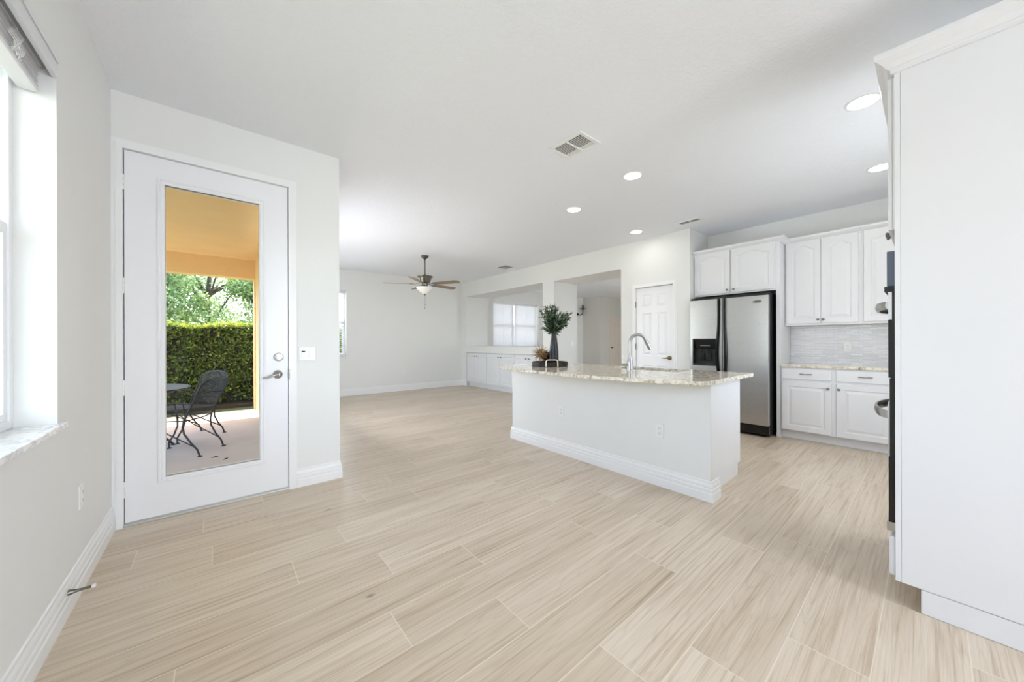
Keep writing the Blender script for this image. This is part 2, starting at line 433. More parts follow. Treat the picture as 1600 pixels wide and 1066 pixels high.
# ------------------------------------------------------------------ setting: walls
def wall_xz(mb, x0, x1, y0, y1, z0, z1, holes):        # wall long in X, holes (x0,x1,z0,z1)
    xs = x0
    for (a, b, c, d) in sorted(holes):
        mb.box(xs, a, y0, y1, z0, z1)
        if c > z0: mb.box(a, b, y0, y1, z0, c)
        if d < z1: mb.box(a, b, y0, y1, d, z1)
        xs = b
    mb.box(xs, x1, y0, y1, z0, z1); return mb
def wall_yz(mb, x0, x1, y0, y1, z0, z1, holes):
    ys = y0
    for (a, b, c, d) in sorted(holes):
        mb.box(x0, x1, ys, a, z0, z1)
        if c > z0: mb.box(x0, x1, a, b, z0, c)
        if d < z1: mb.box(x0, x1, a, b, d, z1)
        ys = b
    mb.box(x0, x1, ys, y1, z0, z1); return mb

LW = (0.55, 2.385, 0.835, 2.405)       # left window hole y0,y1,z0,z1
struct('wall_left', wall_yz(MB(), -0.75, XL, -4.0, YD + 0.26, 0, H, [LW]), 'wall', 'white wall with the deep-set window at the left edge', 'wall')
DX0, DX1, DZ = -0.4695, 0.4495, 2.473
struct('wall_patio', wall_xz(MB(), XL, XE, YD, YD + 0.26, 0, H, [(DX0, DX1, -0.0, DZ)]), 'wall', 'white wall that holds the glazed patio door', 'wall')
SDR = (4.25, 6.95, 0.0, 2.40)
struct('wall_living_side', wall_yz(MB(), 0.575, XE, YD + 0.26, YF + 0.04, 0, H, [SDR]), 'wall', 'white living room side wall behind the patio door wall', 'wall')
FW = (1.00, 2.222, 0.875, 2.37)        # far window
NW = (6.34, 8.235, 0.98, 2.425)        # front room window
struct('wall_far', wall_xz(MB(), XE, 10.80, YF, YF + 0.22, 0, H, [FW, NW]), 'wall', 'white far wall at the end of the living room', 'wall')
PD = (2.478, 3.094, 0.0, 2.07)         # pantry door hole y0,y1
NI = (5.232, 8.18, 1.092, 2.447)       # pass-through
HO = (3.364, 4.912, 0.0, 2.432)        # hall opening
def long_wall():
    m = MB()
    m.box(XW, XO, YC, PD[0], 0, H)
    m.box(XW, XO, PD[0], PD[1], PD[3], H); m.box(XW + 0.11, XO, PD[0], PD[1], 0, PD[3])
    m.box(XW, XO, PD[1], HO[0], 0, H)
    m.box(XW, XO, HO[0], HO[1], HO[3], H)
    m.box(XW, XO, HO[1], NI[0], 0, H)
    m.box(XW, XO, NI[0], NI[1], NI[3], H)
    m.box(XW, XO, NI[0], NI[1], 0.915, NI[2]); m.box(XW + 0.50, XO, NI[0], NI[1], 0, 0.915)
    m.box(XW, XO, NI[1], YF, 0, H)
    return m
struct('wall_right', long_wall(), 'wall', 'long white wall with the pass-through, hall opening and pantry door', 'wall')
struct('wall_kitchen', MB().box(XK, XK + 0.12, -0.54, YC, 0, H), 'wall', 'white kitchen wall behind the refrigerator and wall cabinets', 'wall')
KW = (3.2, 4.3, 0.92, 2.12)
struct('wall_oven', wall_xz(MB(), 2.37, XK + 0.12, -0.68, -0.54, 0, H, [KW]), 'wall', 'white kitchen wall behind the tall oven cabinet', 'wall')
struct('wall_nook', MB().box(2.40, 2.55, -4.0, -0.68, 0, H), 'wall', 'white nook wall to the right behind the viewpoint', 'wall')
BW = (1.25, 2.38, 0.35, 2.40)
struct('wall_back', wall_xz(MB(), -0.75, 2.55, -4.14, -4.0, 0, H, [BW]), 'wall', 'white wall behind the viewpoint with an added unseen window', 'wall')
hw = MB(); hw.box(10.57, 10.80, 7.64, YF, 0, H); hw.box(10.80, 13.0, 7.64, 7.80, 0, H)
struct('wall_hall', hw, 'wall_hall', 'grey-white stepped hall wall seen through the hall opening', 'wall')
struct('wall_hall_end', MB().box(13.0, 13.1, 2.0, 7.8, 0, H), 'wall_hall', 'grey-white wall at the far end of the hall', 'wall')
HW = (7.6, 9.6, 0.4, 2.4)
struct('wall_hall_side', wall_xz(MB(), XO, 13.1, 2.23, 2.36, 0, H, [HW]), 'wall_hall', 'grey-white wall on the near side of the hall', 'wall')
cl = MB(); cl.box(-2.6, 13.1, -4.3, YD + 0.26, H, H + 0.12); cl.box(0.575, 13.1, YD + 0.26, 9.4, H, H + 0.12)  # overhangs past the left and far walls added to block sun and sky
struct('ceiling', cl, 'ceil', 'white knockdown-textured ceiling over the whole room', 'ceiling')

# baseboards: profile (out, height)
BBP = [(0, 0), (0.018, 0), (0.018, 0.060), (0.0135, 0.068), (0.0155, 0.075), (0.0155, 0.092), (0.011, 0.100), (0.013, 0.108), (0.011, 0.122), (0.006, 0.134), (0.006, 0.148), (0.0, 0.152)]
def run(mb, fr, u0, u1, prof, m0=0.0, m1=0.0):
    """extrude a profile (d,v) along u in frame fr, mitre m0/m1 = +-1 lengthens with d"""
    mb.m = fr
    mb.loft([[(u0 - m0 * d, v, d) for d, v in prof], [(u1 + m1 * d, v, d) for d, v in prof]]); return mb
struct('baseboard_left', run(MB(), FL(XL, 0), -4.0, YD, BBP), 'trim', 'stepped white baseboard under the left window', 'baseboard')
struct('baseboard_patio', run(run(run(MB(), FY(0, YD), 0.505, XE, BBP, 0, 1), FL(XE, 0), YD, SDR[0], BBP, 1, 0), FL(XE, 0), SDR[1], YF, BBP), 'trim', 'short stepped white baseboard right of the patio door', 'baseboard')
struct('baseboard_far', run(MB(), FY(0, YF), XE, XW, BBP), 'trim', 'stepped white baseboard along the far wall', 'baseboard')
br_ = MB()
for a, b in ((YF, NI[1] - 0.02), (NI[0], HO[1]), (HO[0], PD[1] + 0.05), (PD[0] - 0.05, YC)):
    run(br_, FX(XW, 0), -a, -b, BBP)
struct('baseboard_right', br_, 'trim', 'stepped white baseboard pieces along the long right wall', 'baseboard')
hb = run(MB(), FY(0, YF), XO, 10.57, BBP); run(hb, FX(10.57, 0), -YF, -7.64, BBP)
struct('baseboard_hall', hb, 'trim', 'white baseboard of the hall beyond the opening', 'baseboard')

# ------------------------------------------------------------------ panelled fronts
def rect_loop(x0, x1, z0, z1, inset, arch=0.0, n=14, flat=0.12):
    pts = [(x0 + inset, z0 + inset), (x1 - inset, z0 + inset)]
    w = x1 - x0
    for k in range(n + 1):
        t = k / n; x = (x1 - inset) + ((x0 + inset) - (x1 - inset)) * t
        q = (x - x0) / w
        a = 0.0
        if arch:
            s = (q - flat) / (1 - 2 * flat); s = min(1, max(0, s))
            a = arch * math.sin(PI * s) ** 1.3
        pts.append((x, z1 - inset - arch + a))
    return pts
def panel_front(mb, fr, w, h, t, openings, arch=0.0):
    """slab w x h, thickness t, face at d=t; openings list of (x0,x1,z0,z1) with raised field. Face is tiled around the openings."""
    mb.m = fr
    mb.box(0, w, 0, h, 0, t * 0.35)
    if len(openings) == 1:
        x0, x1, z0, z1 = openings[0]; n = 14
        L0 = rect_loop(x0, x1, z0, z1, 0, arch, n)
        out = [(0, 0), (w, 0)] + [(w + (0 - w) * k / n, h) for k in range(n + 1)]
        mb.loft([[(x, z, t * 0.3) for x, z in out], [(x, z, t - 0.002) for x, z in out], [(x + (0.002 if x <= 0 else (-0.002 if x >= w else 0)), z + (0.002 if z <= 0 else (-0.002 if z >= h else 0)), t) for x, z in out], [(x, z, t) for x, z in L0]], False, False)
    else:
        xs = sorted({0, w, *[o[0] for o in openings], *[o[1] for o in openings]}); zs = sorted({0, h, *[o[2] for o in openings], *[o[3] for o in openings]})
        for i in range(len(xs) - 1):
            for j in range(len(zs) - 1):
                cx, cz = (xs[i] + xs[i + 1]) / 2, (zs[j] + zs[j + 1]) / 2
                if any(o[0] < cx < o[1] and o[2] < cz < o[3] for o in openings): continue
                mb.quad((xs[i], zs[j], t), (xs[i + 1], zs[j], t), (xs[i + 1], zs[j + 1], t), (xs[i], zs[j + 1], t))
        rim = [(0, 0), (w, 0), (w, h), (0, h)]
        mb.loft([[(x, z, 0.0) for x, z in rim], [(x, z, t) for x, z in rim]], False, False)
    for (x0, x1, z0, z1) in openings:
        a = arch if len(openings) == 1 else 0.0
        st = [(0, t), (0.006, t - 0.006), (0.014, t - 0.007), (0.018, t - 0.0065), (0.040, t - 0.001), (0.042, t - 0.0005)]
        mb.loft([[(x, z, d) for x, z in rect_loop(x0, x1, z0, z1, i, a)] for i, d in st], False, True)
    return mb
def knob(parent, fr, u, v, d, mat='knob_metal', r=0.015):
    m = MB(fr); m.lathe_axis((u, v, d), (0, 0, 1), [(0.006, 0), (0.005, 0.010), (0.010, 0.014), (r, 0.020), (r * 0.9, 0.025), (r * 0.4, 0.028)], 16)
    return m.build('knob', mat, parent, smooth=True)
def cab_door(parent, fr, u0, u1, v0, v1, d0, t=0.02, arch=0.0, kn=None, mat='cab', stile=0.058):
    w, h = u1 - u0, v1 - v0
    f = fr @ Matrix.Translation((u0, v0, d0))
    o = panel_front(MB(), f, w, h, t, [(stile, w - stile, stile, h - stile)], arch).build('door', mat, parent, smooth=False)
    if kn: knob(o, f, kn[0] - u0, kn[1] - v0, t)
    return o

# ------------------------------------------------------------------ door_1: glazed patio door
d1 = thing('door_1', (0, YD, 0), 'white glazed patio door with its casing', 'door', kind='structure')
cas = MB()
CP = [(0, 0), (0.020, 0), (0.020, 0.012), (0.016, 0.020), (0.018, 0.030), (0.012, 0.048), (0.008, 0.056), (0, 0.056)]
def casing(mb, frw, x0, x1, z1, wl_, wr, wt, t=0.018):
    """flat stepped casing legs and head in a wall frame (u,v,d)"""
    mb.m = frw
    for (a, b, c, d) in ((x0 - wl_, x0 - wl_ * 0.62, x0 - wl_ * 0.62, x0), (x1 + wr * 0.62, x1 + wr, x1, x1 + wr * 0.62)):
        mb.box(a, b, 0, z1 + wt, 0, t * 0.55); mb.box(c, d, 0, z1 + wt * 0.62, 0, t)
    mb.box(x0 - wl_ * 0.62, x1 + wr * 0.62, z1 + wt * 0.62, z1 + wt, 0, t * 0.55); mb.box(x0, x1, z1, z1 + wt * 0.62, 0, t)
    return mb
casing(cas, FY(0, YD), DX0, DX1, DZ, 0.0505, 0.056, 0.056).build('casing', 'trim', d1)
jb = MB(FY(0, YD)); jb.box(DX0, DX0 + 0.0015, 0, DZ, -0.26, 0.0); jb.box(DX1 - 0.0015, DX1, 0, DZ, -0.26, 0); jb.box(DX0, DX1, DZ - 0.0015, DZ, -0.26, 0)
jb.box(DX0, DX0 + 0.028, 0, DZ, -0.26, -0.052); jb.box(DX1 - 0.028, DX1, 0, DZ, -0.26, -0.052); jb.box(DX0, DX1, DZ - 0.028, DZ, -0.26, -0.052)
jb.build('jamb', 'trim', d1)
ws = MB(FY(0, YD)); ws.box(DX0 + 0.0015, DX0 + 0.018, 0.02, DZ - 0.0015, -0.052, -0.046); ws.box(DX1 - 0.018, DX1 - 0.0015, 0.02, DZ - 0.0015, -0.052, -0.046); ws.box(DX0, DX1, DZ - 0.018, DZ - 0.0015, -0.052, -0.046)
ws.build('weatherstrip', 'darkgap', d1)
LX0, LX1, LZ0, LZ1 = DX0 + 0.0065, DX1 - 0.0045, 0.024, DZ - 0.0055
IX0, IX1, IZ0, IZ1 = -0.272, 0.254, 0.284, 2.288
lf = MB(FY(0, YD))
for b in ((LX0, IX0, LZ0, LZ1), (IX1, LX1, LZ0, LZ1), (IX0, IX1, LZ0, IZ0), (IX0, IX1, IZ1, LZ1)):
    lf.box(b[0], b[1], b[2], b[3], -0.045, 0.0)
leaf = lf.build('door_leaf', 'door', d1)
lt = MB(FY(0, YD))
def ringframe(mb, o, i, steps):
    """nested rectangular loft: outer rect o to inner rect i with (t, d) steps"""
    L = []
    for t, d in steps:
        x0 = o[0] + (i[0] - o[0]) * t; x1 = o[1] + (i[1] - o[1]) * t; z0 = o[2] + (i[2] - o[2]) * t; z1 = o[3] + (i[3] - o[3]) * t
        L.append([(x0, z0, d), (x1, z0, d), (x1, z1, d), (x0, z1, d)])
    mb.loft(L, False, False); return mb
ringframe(lt, (-0.312, 0.294, 0.246, 2.332), (IX0, IX1, IZ0, IZ1), [(0, 0.0), (0.04, 0.010), (0.30, 0.012), (0.42, 0.007), (0.62, 0.010), (0.8, 0.010), (1.0, 0.002), (1.0, -0.016)])
lt.build('lite_frame', 'door', d1)
MB(FY(0, YD)).box(IX0 - 0.006, IX1 + 0.006, IZ0 - 0.006, IZ1 + 0.006, -0.024, -0.018).build('glass_pane', 'glass', d1)
for z in (2.252, 1.578, 0.911, 0.245):
    hm = MB(); hx = DX0 + 0.003
    for k in range(3):
        hm.cyl((hx, YD - 0.009, z - 0.052 + k * 0.035), (hx, YD - 0.009, z - 0.019 + k * 0.035), 0.007, n=12)
    hm.box(hx, hx + 0.006, YD - 0.006, YD + 0.03, z - 0.05, z + 0.05)
    hm.build('hinge', 'plastic', d1, smooth=True)
th = MB(); th.box(DX0, DX1, YD - 0.008, YD + 0.26, 0.0, 0.013); th.box(DX0, DX1, YD + 0.004, YD + 0.05, 0.013, 0.02)
th.build('threshold', 'aluminium', d1, bevel=0.003)
lv = MB(FY(0, YD)); lv.lathe_axis((0.373, 0.946, 0), (0, 0, 1), [(0.034, 0), (0.034, 0.006), (0.029, 0.013), (0.016, 0.018), (0.012, 0.024), (0.011, 0.046)], 28)
lv.tube([(0.374, 0.947, 0.046), (0.352, 0.946, 0.052), (0.325, 0.936, 0.053), (0.296, 0.926, 0.052), (0.270, 0.925, 0.050)], [0.0115, 0.011, 0.0095, 0.008, 0.007], 12)
lv.build('lever_handle', 'nickel', d1, smooth=True)
db = MB(FY(0, YD)); db.lathe_axis((0.379, 1.086, 0), (0, 0, 1), [(0.034, 0), (0.034, 0.007), (0.030, 0.016), (0.018, 0.018), (0.012, 0.018), (0.012, 0.022)], 28); db.box(0.362, 0.396, 1.079, 1.092, 0.02, 0.036)
db.build('deadbolt', 'nickel', d1, smooth=True)
MB(FY(0, YD)).box(DX1 - 0.004, DX1 + 0.006, 0.905, 0.985, -0.002, 0.0195).build('strike_plate', 'pewter', d1)

# ------------------------------------------------------------------ window_1: left window
def slider_window(name, fr, u0, u1, v0, v1, label, rail, depth=0.07, off=0.0, mull=None):
    """single-hung vinyl window in a wall frame; d=0 is the room face of the vinyl frame, positive d into room"""
    w = thing(name, tuple(fr @ Vector((u0, v0, 0))), label, 'window', kind='structure')
    cols = [(u0, u1)] if mull is None else [(u0, mull - 0.02), (mull + 0.02, u1)]
    f = MB(fr); t = 0.034
    f.box(u0, u0 + t, v0, v1, -depth, 0); f.box(u1 - t, u1, v0, v1, -depth, 0); f.box(u0 + t, u1 - t, v1 - t, v1, -depth, 0); f.box(u0 + t, u1 - t, v0, v0 + t, -depth, 0)
    if mull is not None: f.box(mull - 0.03, mull + 0.03, v0 + t, v1 - t, -depth, 0)
    f.build('window_frame', 'vinyl', w, bevel=0.003)
    for (a, b) in cols:
        a += t * (1 if a == u0 else 0.3); b -= t * (1 if b == u1 else 0.3)
        for nm, z0, z1, d0, d1_ in (('upper_sash', rail - 0.02, v1 - t, -0.062, -0.036), ('lower_sash', v0 + t, rail + 0.028, -0.034, -0.006)):
            s = MB(fr); q = 0.03
            s.box(a, a + q, z0, z1, d0, d1_); s.box(b - q, b, z0, z1, d0, d1_); s.box(a + q, b - q, z1 - (q if nm == 'upper_sash' else 0.045), z1, d0, d1_); s.box(a + q, b - q, z0, z0 + q, d0, d1_)
            so = s.build(nm, 'vinyl', w, bevel=0.002)
            gk = MB(fr)
            for bb in ((a + q, a + q + 0.005, z0 + q, z1 - q), (b - q - 0.005, b - q, z0 + q, z1 - q)):
                gk.box(*bb, d0 + 0.011, d0 + 0.015)
            gk.build('gasket', 'slot', so)
            MB(fr).box(a + q, b - q, z0 + q, z1 - q, (d0 + d1_) / 2 - 0.002, (d0 + d1_) / 2 + 0.002).build('pane', 'glass', so)
    return w
w1 = slider_window('window_1', FL(-0.632, 0), LW[0], LW[1], 0.862, LW[3], 'white single-hung window deep in the left wall', 1.652)
q = MB(); q.box(-0.80, -0.703, LW[1] - 0.012, LW[1] - 0.001, 0.862, LW[3] - 0.001); q.box(-0.80, -0.752, LW[1] - 0.001, LW[1] + 0.06, 0.82, LW[3]); q.build('exterior_trim', 'cream', w1)
sl = MB(); sl.box(-0.64, XL, LW[0], LW[1], 0.835, 0.861); sl.box(XL, -0.497, LW[0] - 0.04, LW[1] + 0.035, 0.835, 0.861)
tag(sl.build('window_sill', 'marble', bevel=0.003), 'white marble sill below the left window', 'sill', kind='structure')
bl = thing('window_blind', (-0.58, 1.46, 2.40), 'white horizontal blind pulled all the way up in the left window', 'blind', 'window blinds')
va = MB(); va.box(-0.532, -0.516, LW[0] + 0.004, LW[1] - 0.006, 2.326, 2.404); va.box(-0.516, -0.511, LW[0] + 0.004, LW[1] - 0.006, 2.388, 2.404)
va.build('valance', 'blind', bl, bevel=0.002)
hr = MB(); hr.box(-0.61, -0.555, LW[0] + 0.01, LW[1] - 0.012, 2.352, 2.402); hr.build('headrail', 'blind', bl)
st = MB(); zz = 2.262
while zz < 2.35:
    j = random.uniform(-0.004, 0.004)
    st.box(-0.614 + j, -0.564 + j, LW[0] + 0.012, LW[1] - 0.018 + random.uniform(-0.004, 0.004), zz, zz + 0.0032); zz += 0.0056
st.build('slats', 'blind', bl)
MB().box(-0.616, -0.562, LW[0] + 0.012, LW[1] - 0.016, 2.238, 2.259).build('bottom_rail', 'blind', bl, bevel=0.003)
cd = MB()
for k in range(7):
    y = 2.10 + 0.012 * k; ph = k * 1.3
    cd.tube([(-0.556 + 0.006 * math.sin(ph + q * 1.1), y + 0.018 * math.sin(q * 0.9 + ph), 2.35 - 0.0095 * q) for q in range(12)], 0.0014, 5)
cd.tube([(-0.555, 2.13 + 0.02 * math.cos(a * 2 * PI / 14), 2.285 + 0.014 * math.sin(a * 2 * PI / 14)) for a in range(14)], 0.002, 5, closed=True)
cd.build('lift_cords', 'plastic', bl)

def lowered_blind(loc, fr, u0, u1, v0, v1, label, tilt, pitch=0.043, d0=0.0):
    b = thing('window_blind', loc, label, 'blind', 'window blinds')
    MB(fr).box(u0, u1, v1 - 0.06, v1, d0 - 0.05, d0 + 0.012).build('headrail', 'blind', b, bevel=0.003)
    s = MB(fr); n = int((v1 - 0.045 - v0 - 0.03) / pitch); hwid = 0.025
    c, q = math.cos(tilt) * hwid, math.sin(tilt) * hwid
    for k in range(n):
        v = v0 + 0.045 + (v1 - 0.074 - v0 - 0.045) * k / (n - 1); t = 0.0016
        s.loft([[(u0 + 0.005, v - q - t, d0 - 0.02 - c), (u0 + 0.005, v + q - t, d0 - 0.02 + c), (u0 + 0.005, v + q + t, d0 - 0.02 + c), (u0 + 0.005, v - q + t, d0 - 0.02 - c)],
                [(u1 - 0.005, v - q - t, d0 - 0.02 - c), (u1 - 0.005, v + q - t, d0 - 0.02 + c), (u1 - 0.005, v + q + t, d0 - 0.02 + c), (u1 - 0.005, v - q + t, d0 - 0.02 - c)]])
    s.build('slats', 'blind', b, fix=True)
    MB(fr).box(u0 + 0.004, u1 - 0.004, v0 + 0.004, v0 + 0.022, d0 - 0.045, d0 + 0.006).build('bottom_rail', 'blind', b, bevel=0.002)
    ld = MB(fr)
    for t in (0.12, 0.5, 0.88):
        u = u0 + (u1 - u0) * t
        ld.box(u - 0.001, u + 0.001, v0 + 0.02, v1 - 0.05, d0 + 0.004, d0 + 0.006)
    ld.build('ladder_cords', 'blind', b)
    return b
slider_window('window_2', FY(0, YF + 0.13), FW[0], FW[1], FW[2] + 0.02, FW[3], 'white window in the far wall, mostly behind the patio door wall', 1.64)
tag(MB().box(FW[0] - 0.03, FW[1] + 0.025, YF - 0.02, YF + 0.13, FW[2] - 0.012, FW[2] + 0.012).build('window_sill', 'marble', bevel=0.003), 'white marble sill below the far wall window', 'sill', kind='structure')
lowered_blind((1.6, YF + 0.07, FW[2]), FY(0, YF + 0.085), FW[0] + 0.01, FW[1] - 0.01, FW[2] + 0.014, FW[3] - 0.004, 'lowered white blind with open slats in the far wall window', 0.12)
slider_window('window_3', FY(0, YF + 0.13), NW[0], NW[1], NW[2] + 0.02, NW[3], 'wide white window beyond the pass-through opening', 1.69, mull=7.24)
nb0 = lowered_blind((6.8, YF + 0.07, NW[2]), FY(0, YF + 0.085), NW[0] + 0.008, 7.232, NW[2] + 0.014, NW[3] - 0.004, 'lowered closed white blind, left half of the window beyond the pass-through', 1.25)
lowered_blind((7.7, YF + 0.07, NW[2]), FY(0, YF + 0.085), 7.248, NW[1] - 0.008, NW[2] + 0.014, NW[3] - 0.004, 'lowered closed white blind, right half of the window beyond the pass-through', 1.25)
slider_window('added_window_4', FN(0, -4.06), -BW[1], -BW[0], BW[2], BW[3], 'unseen white window added behind the viewpoint for daylight', 1.4)

slider_window('added_window_7', FN(0, 2.30), -HW[1], -HW[0], HW[2], HW[3], 'unseen white window added in the near hall wall for daylight', 1.4)
slider_window('added_window_6', FN(0, -0.60), -KW[1], -KW[0], KW[2], KW[3], 'unseen white window added behind the tall oven cabinet for daylight', 1.6)
slider_window('added_window_5', FL(0.72, 0), SDR[0], SDR[1], 0.0, SDR[3], 'unseen glazed opening added between living room and patio for daylight', 1.2, mull=5.6)

# ------------------------------------------------------------------ door_2: pantry, door_3: hall
def panel_door(root, fr, u0, u1, v0, v1, t, name='door_leaf', mat='door'):
    w, h = u1 - u0, v1 - v0; a = w * 0.17; g = w * 0.14; pw = (w - 2 * a - g) / 2
    ops = []
    for x in (a, a + pw + g):
        for z0, z1 in ((0.115, 0.395), (0.475, 0.80), (0.85, 0.945)):
            ops.append((x, x + pw, z0 * h, z1 * h))
    f = fr @ Matrix.Translation((u0, v0, -t))
    return panel_front(MB(), f, w, h, t, ops).build(name, mat, root)
d2 = thing('door_2', (XW, 2.786, 0), 'white six-panel pantry door in the long right wall', 'door', kind='structure')
fp = FX(XW, 0)
casing(MB(), fp, -PD[1], -PD[0], PD[3], 0.056, 0.056, 0.052).build('casing', 'trim', d2)
jb = MB(fp); jb.box(-PD[1], -PD[1] + 0.003, 0, PD[3], -0.1, 0); jb.box(-PD[0] - 0.003, -PD[0], 0, PD[3], -0.1, 0); jb.box(-PD[1], -PD[0], PD[3] - 0.004, PD[3], -0.1, 0); jb.build('jamb', 'trim', d2)
panel_door(d2, fp @ Matrix.Translation((0, 0, -0.014)), -PD[1] + 0.006, -PD[0] - 0.006, 0.012, PD[3] - 0.010, 0.04)
for z in (1.80, 1.12, 0.25):
    hm = MB(fp); hm.cyl((-PD[1] + 0.004, z - 0.05, 0.006), (-PD[1] + 0.004, z + 0.05, 0.006), 0.007, n=10); hm.box(-PD[1] - 0.012, -PD[1] + 0.002, z - 0.045, z + 0.045, 0, 0.003)
    hm.build('hinge', 'pewter', d2, smooth=True)
hd = MB(fp); hd.lathe_axis((-PD[0] - 0.062, 0.95, -0.014), (0, 0, 1), [(0.033, 0), (0.033, 0.006), (0.026, 0.014), (0.013, 0.018), (0.011, 0.045)], 24)
hd.tube([(-PD[0] - 0.062, 0.95, 0.03), (-PD[0] - 0.09, 0.951, 0.034), (-PD[0] - 0.125, 0.947, 0.034), (-PD[0] - 0.165, 0.950, 0.032)], [0.012, 0.011, 0.009, 0.007], 12)
hd.build('lever_handle', 'brass', d2, smooth=True)
d3 = thing('door_3', (11.5, 7.64, 0), 'cream panel door in the hall beyond the opening', 'door', kind='structure')
fh = FY(0, 7.64)
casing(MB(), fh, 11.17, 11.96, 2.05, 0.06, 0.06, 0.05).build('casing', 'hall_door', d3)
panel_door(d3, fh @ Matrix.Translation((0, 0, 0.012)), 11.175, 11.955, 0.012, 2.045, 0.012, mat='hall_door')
for z in (1.80, 1.02, 0.25):
    MB(fh).box(11.945, 11.975, z - 0.06, z + 0.06, 0.012, 0.022).build('hinge', 'pewter', d3)
MB(fh).lathe_axis((11.25, 0.98, 0.012), (0, 0, 1), [(0.03, 0), (0.03, 0.008), (0.014, 0.015), (0.026, 0.04), (0.022, 0.06), (0.008, 0.065)], 16).build('door_knob', 'pewter', d3, smooth=True)

# ------------------------------------------------------------------ outlets, switches, door stop
def outlet(fr, u, v, label, group='duplex outlets', horizontal=False, w=0.072, h=0.115):
    if horizontal: w, h = h, w
    o = thing('power_outlet', tuple(fr @ Vector((u, v, 0))), label, 'outlet', group)
    m = MB(fr); m.box(u - w / 2, u + w / 2, v - h / 2, v + h / 2, 0, 0.006); m.build('cover_plate', 'plastic', o, bevel=0.003)
    for s in (-1, 1):
        du, dv = (s * 0.02, 0) if horizontal else (0, s * 0.02)
        q = MB(fr); q.lathe_axis((u + du, v + dv, 0.004), (0, 0, 1), [(0.0165, 0), (0.0165, 0.0042), (0.015, 0.005)], 20)
        so = q.build('socket', 'plastic', o)
        sl_ = MB(fr)
        for k in (-1, 1): sl_.box(u + du + k * 0.006 - 0.0012, u + du + k * 0.006 + 0.0012, v + dv - 0.001, v + dv + 0.007, 0.0085, 0.0095)
        sl_.lathe_axis((u + du, v + dv - 0.007, 0.0085), (0, 0, 1), [(0.0025, 0), (0.0025, 0.001)], 8)
        sl_.build('slots', 'slot', so)
    return o
outlet(FL(XL, 0), 2.705, 0.445, 'white outlet low on the left wall below the window')
outlet(FX(2.825, 0), -2.542, 0.460, 'white outlet on the left part of the island front')
outlet(FX(2.825, 0), -1.451, 0.458, 'white outlet on the right part of the island front')
outlet(FY(0, YF), 3.535, 0.46, 'white outlet low on the living room far wall')
sw = thing('light_switch', (0.584, YD, 1.107), 'two-gang white switch with a dark display beside the patio door', 'switch')
f = FY(0, YD)
MB(f).box(0.522, 0.646, 1.049, 1.166, 0, 0.006).build('cover_plate', 'plastic', sw, bevel=0.003)
q = MB(f); q.box(0.538, 0.572, 1.075, 1.142, 0.005, 0.010); dm = q.build('timer_module', 'plastic', sw, bevel=0.002)
MB(f).box(0.5405, 0.5665, 1.121, 1.132, 0.0095, 0.0108).build('display', 'slot', dm)
q = MB(f); q.prism([(0.006, 1.075), (0.012, 1.108), (0.007, 1.142), (0.004, 1.142), (0.004, 1.075)], 'x', 0.596, 0.630) if False else q.box(0.597, 0.630, 1.075, 1.142, 0.005, 0.0105)
q.build('rocker', 'plastic', sw, bevel=0.002)
sw2 = thing('light_switch', (5.779, HO[1], 1.156), 'white rocker switch inside the hall opening', 'switch')
f = FY(0, HO[1]); MB(f).box(5.735, 5.825, 1.10, 1.215, 0, 0.007).build('cover_plate', 'plastic', sw2, bevel=0.003); MB(f).box(5.763, 5.797, 1.125, 1.19, 0.006, 0.011).build('rocker', 'plastic', sw2)
ds = thing('door_stop', (XL + 0.018, 2.45, 0.100), 'slim bronze door stop with white tip on the left baseboard', 'door stop')
MB().lathe_axis((XL + 0.014, 2.45, 0.100), (1, 0, -0.02), [(0.013, 0), (0.012, 0.004), (0.007, 0.022), (0.0055, 0.04), (0.0055, 0.068)], 14).build('rod', 'pewter', ds, smooth=True)
MB().lathe_axis((XL + 0.081, 2.45, 0.0987), (1, 0, -0.02), [(0.007, 0), (0.0085, 0.003), (0.0085, 0.012), (0.005, 0.014)], 14).build('tip', 'rubber', ds, smooth=True)

# ------------------------------------------------------------------ kitchen: cabinets along wall_kitchen
XF = 5.38
KF = FX(XF, 0)
CR = [(0, 0), (0.010, 0), (0.012, 0.012), (0.026, 0.022), (0.044, 0.040), (0.050, 0.050), (0.052, 0.058), (0.052, 0.066), (0, 0.066)]
bc = thing('base_cabinet', (XF + 0.25, 0.7, 0), 'white base cabinet with two drawers and two doors right of the refrigerator', 'cabinet', 'white kitchen cabinets')
m = MB(); m.box(XF, XK - 0.002, -0.0, 1.2, 0.108, 0.884); m.build('body', 'cab', bc)
MB().box(XF + 0.07, XK - 0.01, 0.0, 1.2, 0.002, 0.108).build('toe_kick', 'cab', bc)
for (a, b, kk) in ((1.184, 0.722, 0.752), (0.682, 0.22, 0.662)):
    cab_door(bc, KF, -a, -b, 0.118, 0.712, 0, 0.02, 0, (-kk, 0.652))
    q = MB(KF); q.box(-a, -b, 0.742, 0.868, 0, 0.02); dr = q.build('drawer', 'cab', bc, bevel=0.003)
    c = -(a + b) / 2; z = 0.806
    q = MB(KF); q.tube([(c - 0.052, z, 0.02), (c - 0.05, z, 0.036), (c - 0.03, z + 0.001, 0.044), (c, z - 0.003, 0.046), (c + 0.03, z + 0.001, 0.044), (c + 0.05, z, 0.036), (c + 0.052, z, 0.02)], [0.006, 0.0055, 0.0055, 0.0045, 0.0055, 0.0055, 0.006], 8)
    q.build('pull', 'pewter', dr, smooth=True)
ct = MB(); ct.box(XF - 0.03, XK - 0.002, -0.02, 1.2, 0.885, 0.915)
tag(ct.build('countertop', 'granite', bevel=0.004), 'speckled granite countertop on the base cabinet by the refrigerator', 'countertop', 'granite countertops')
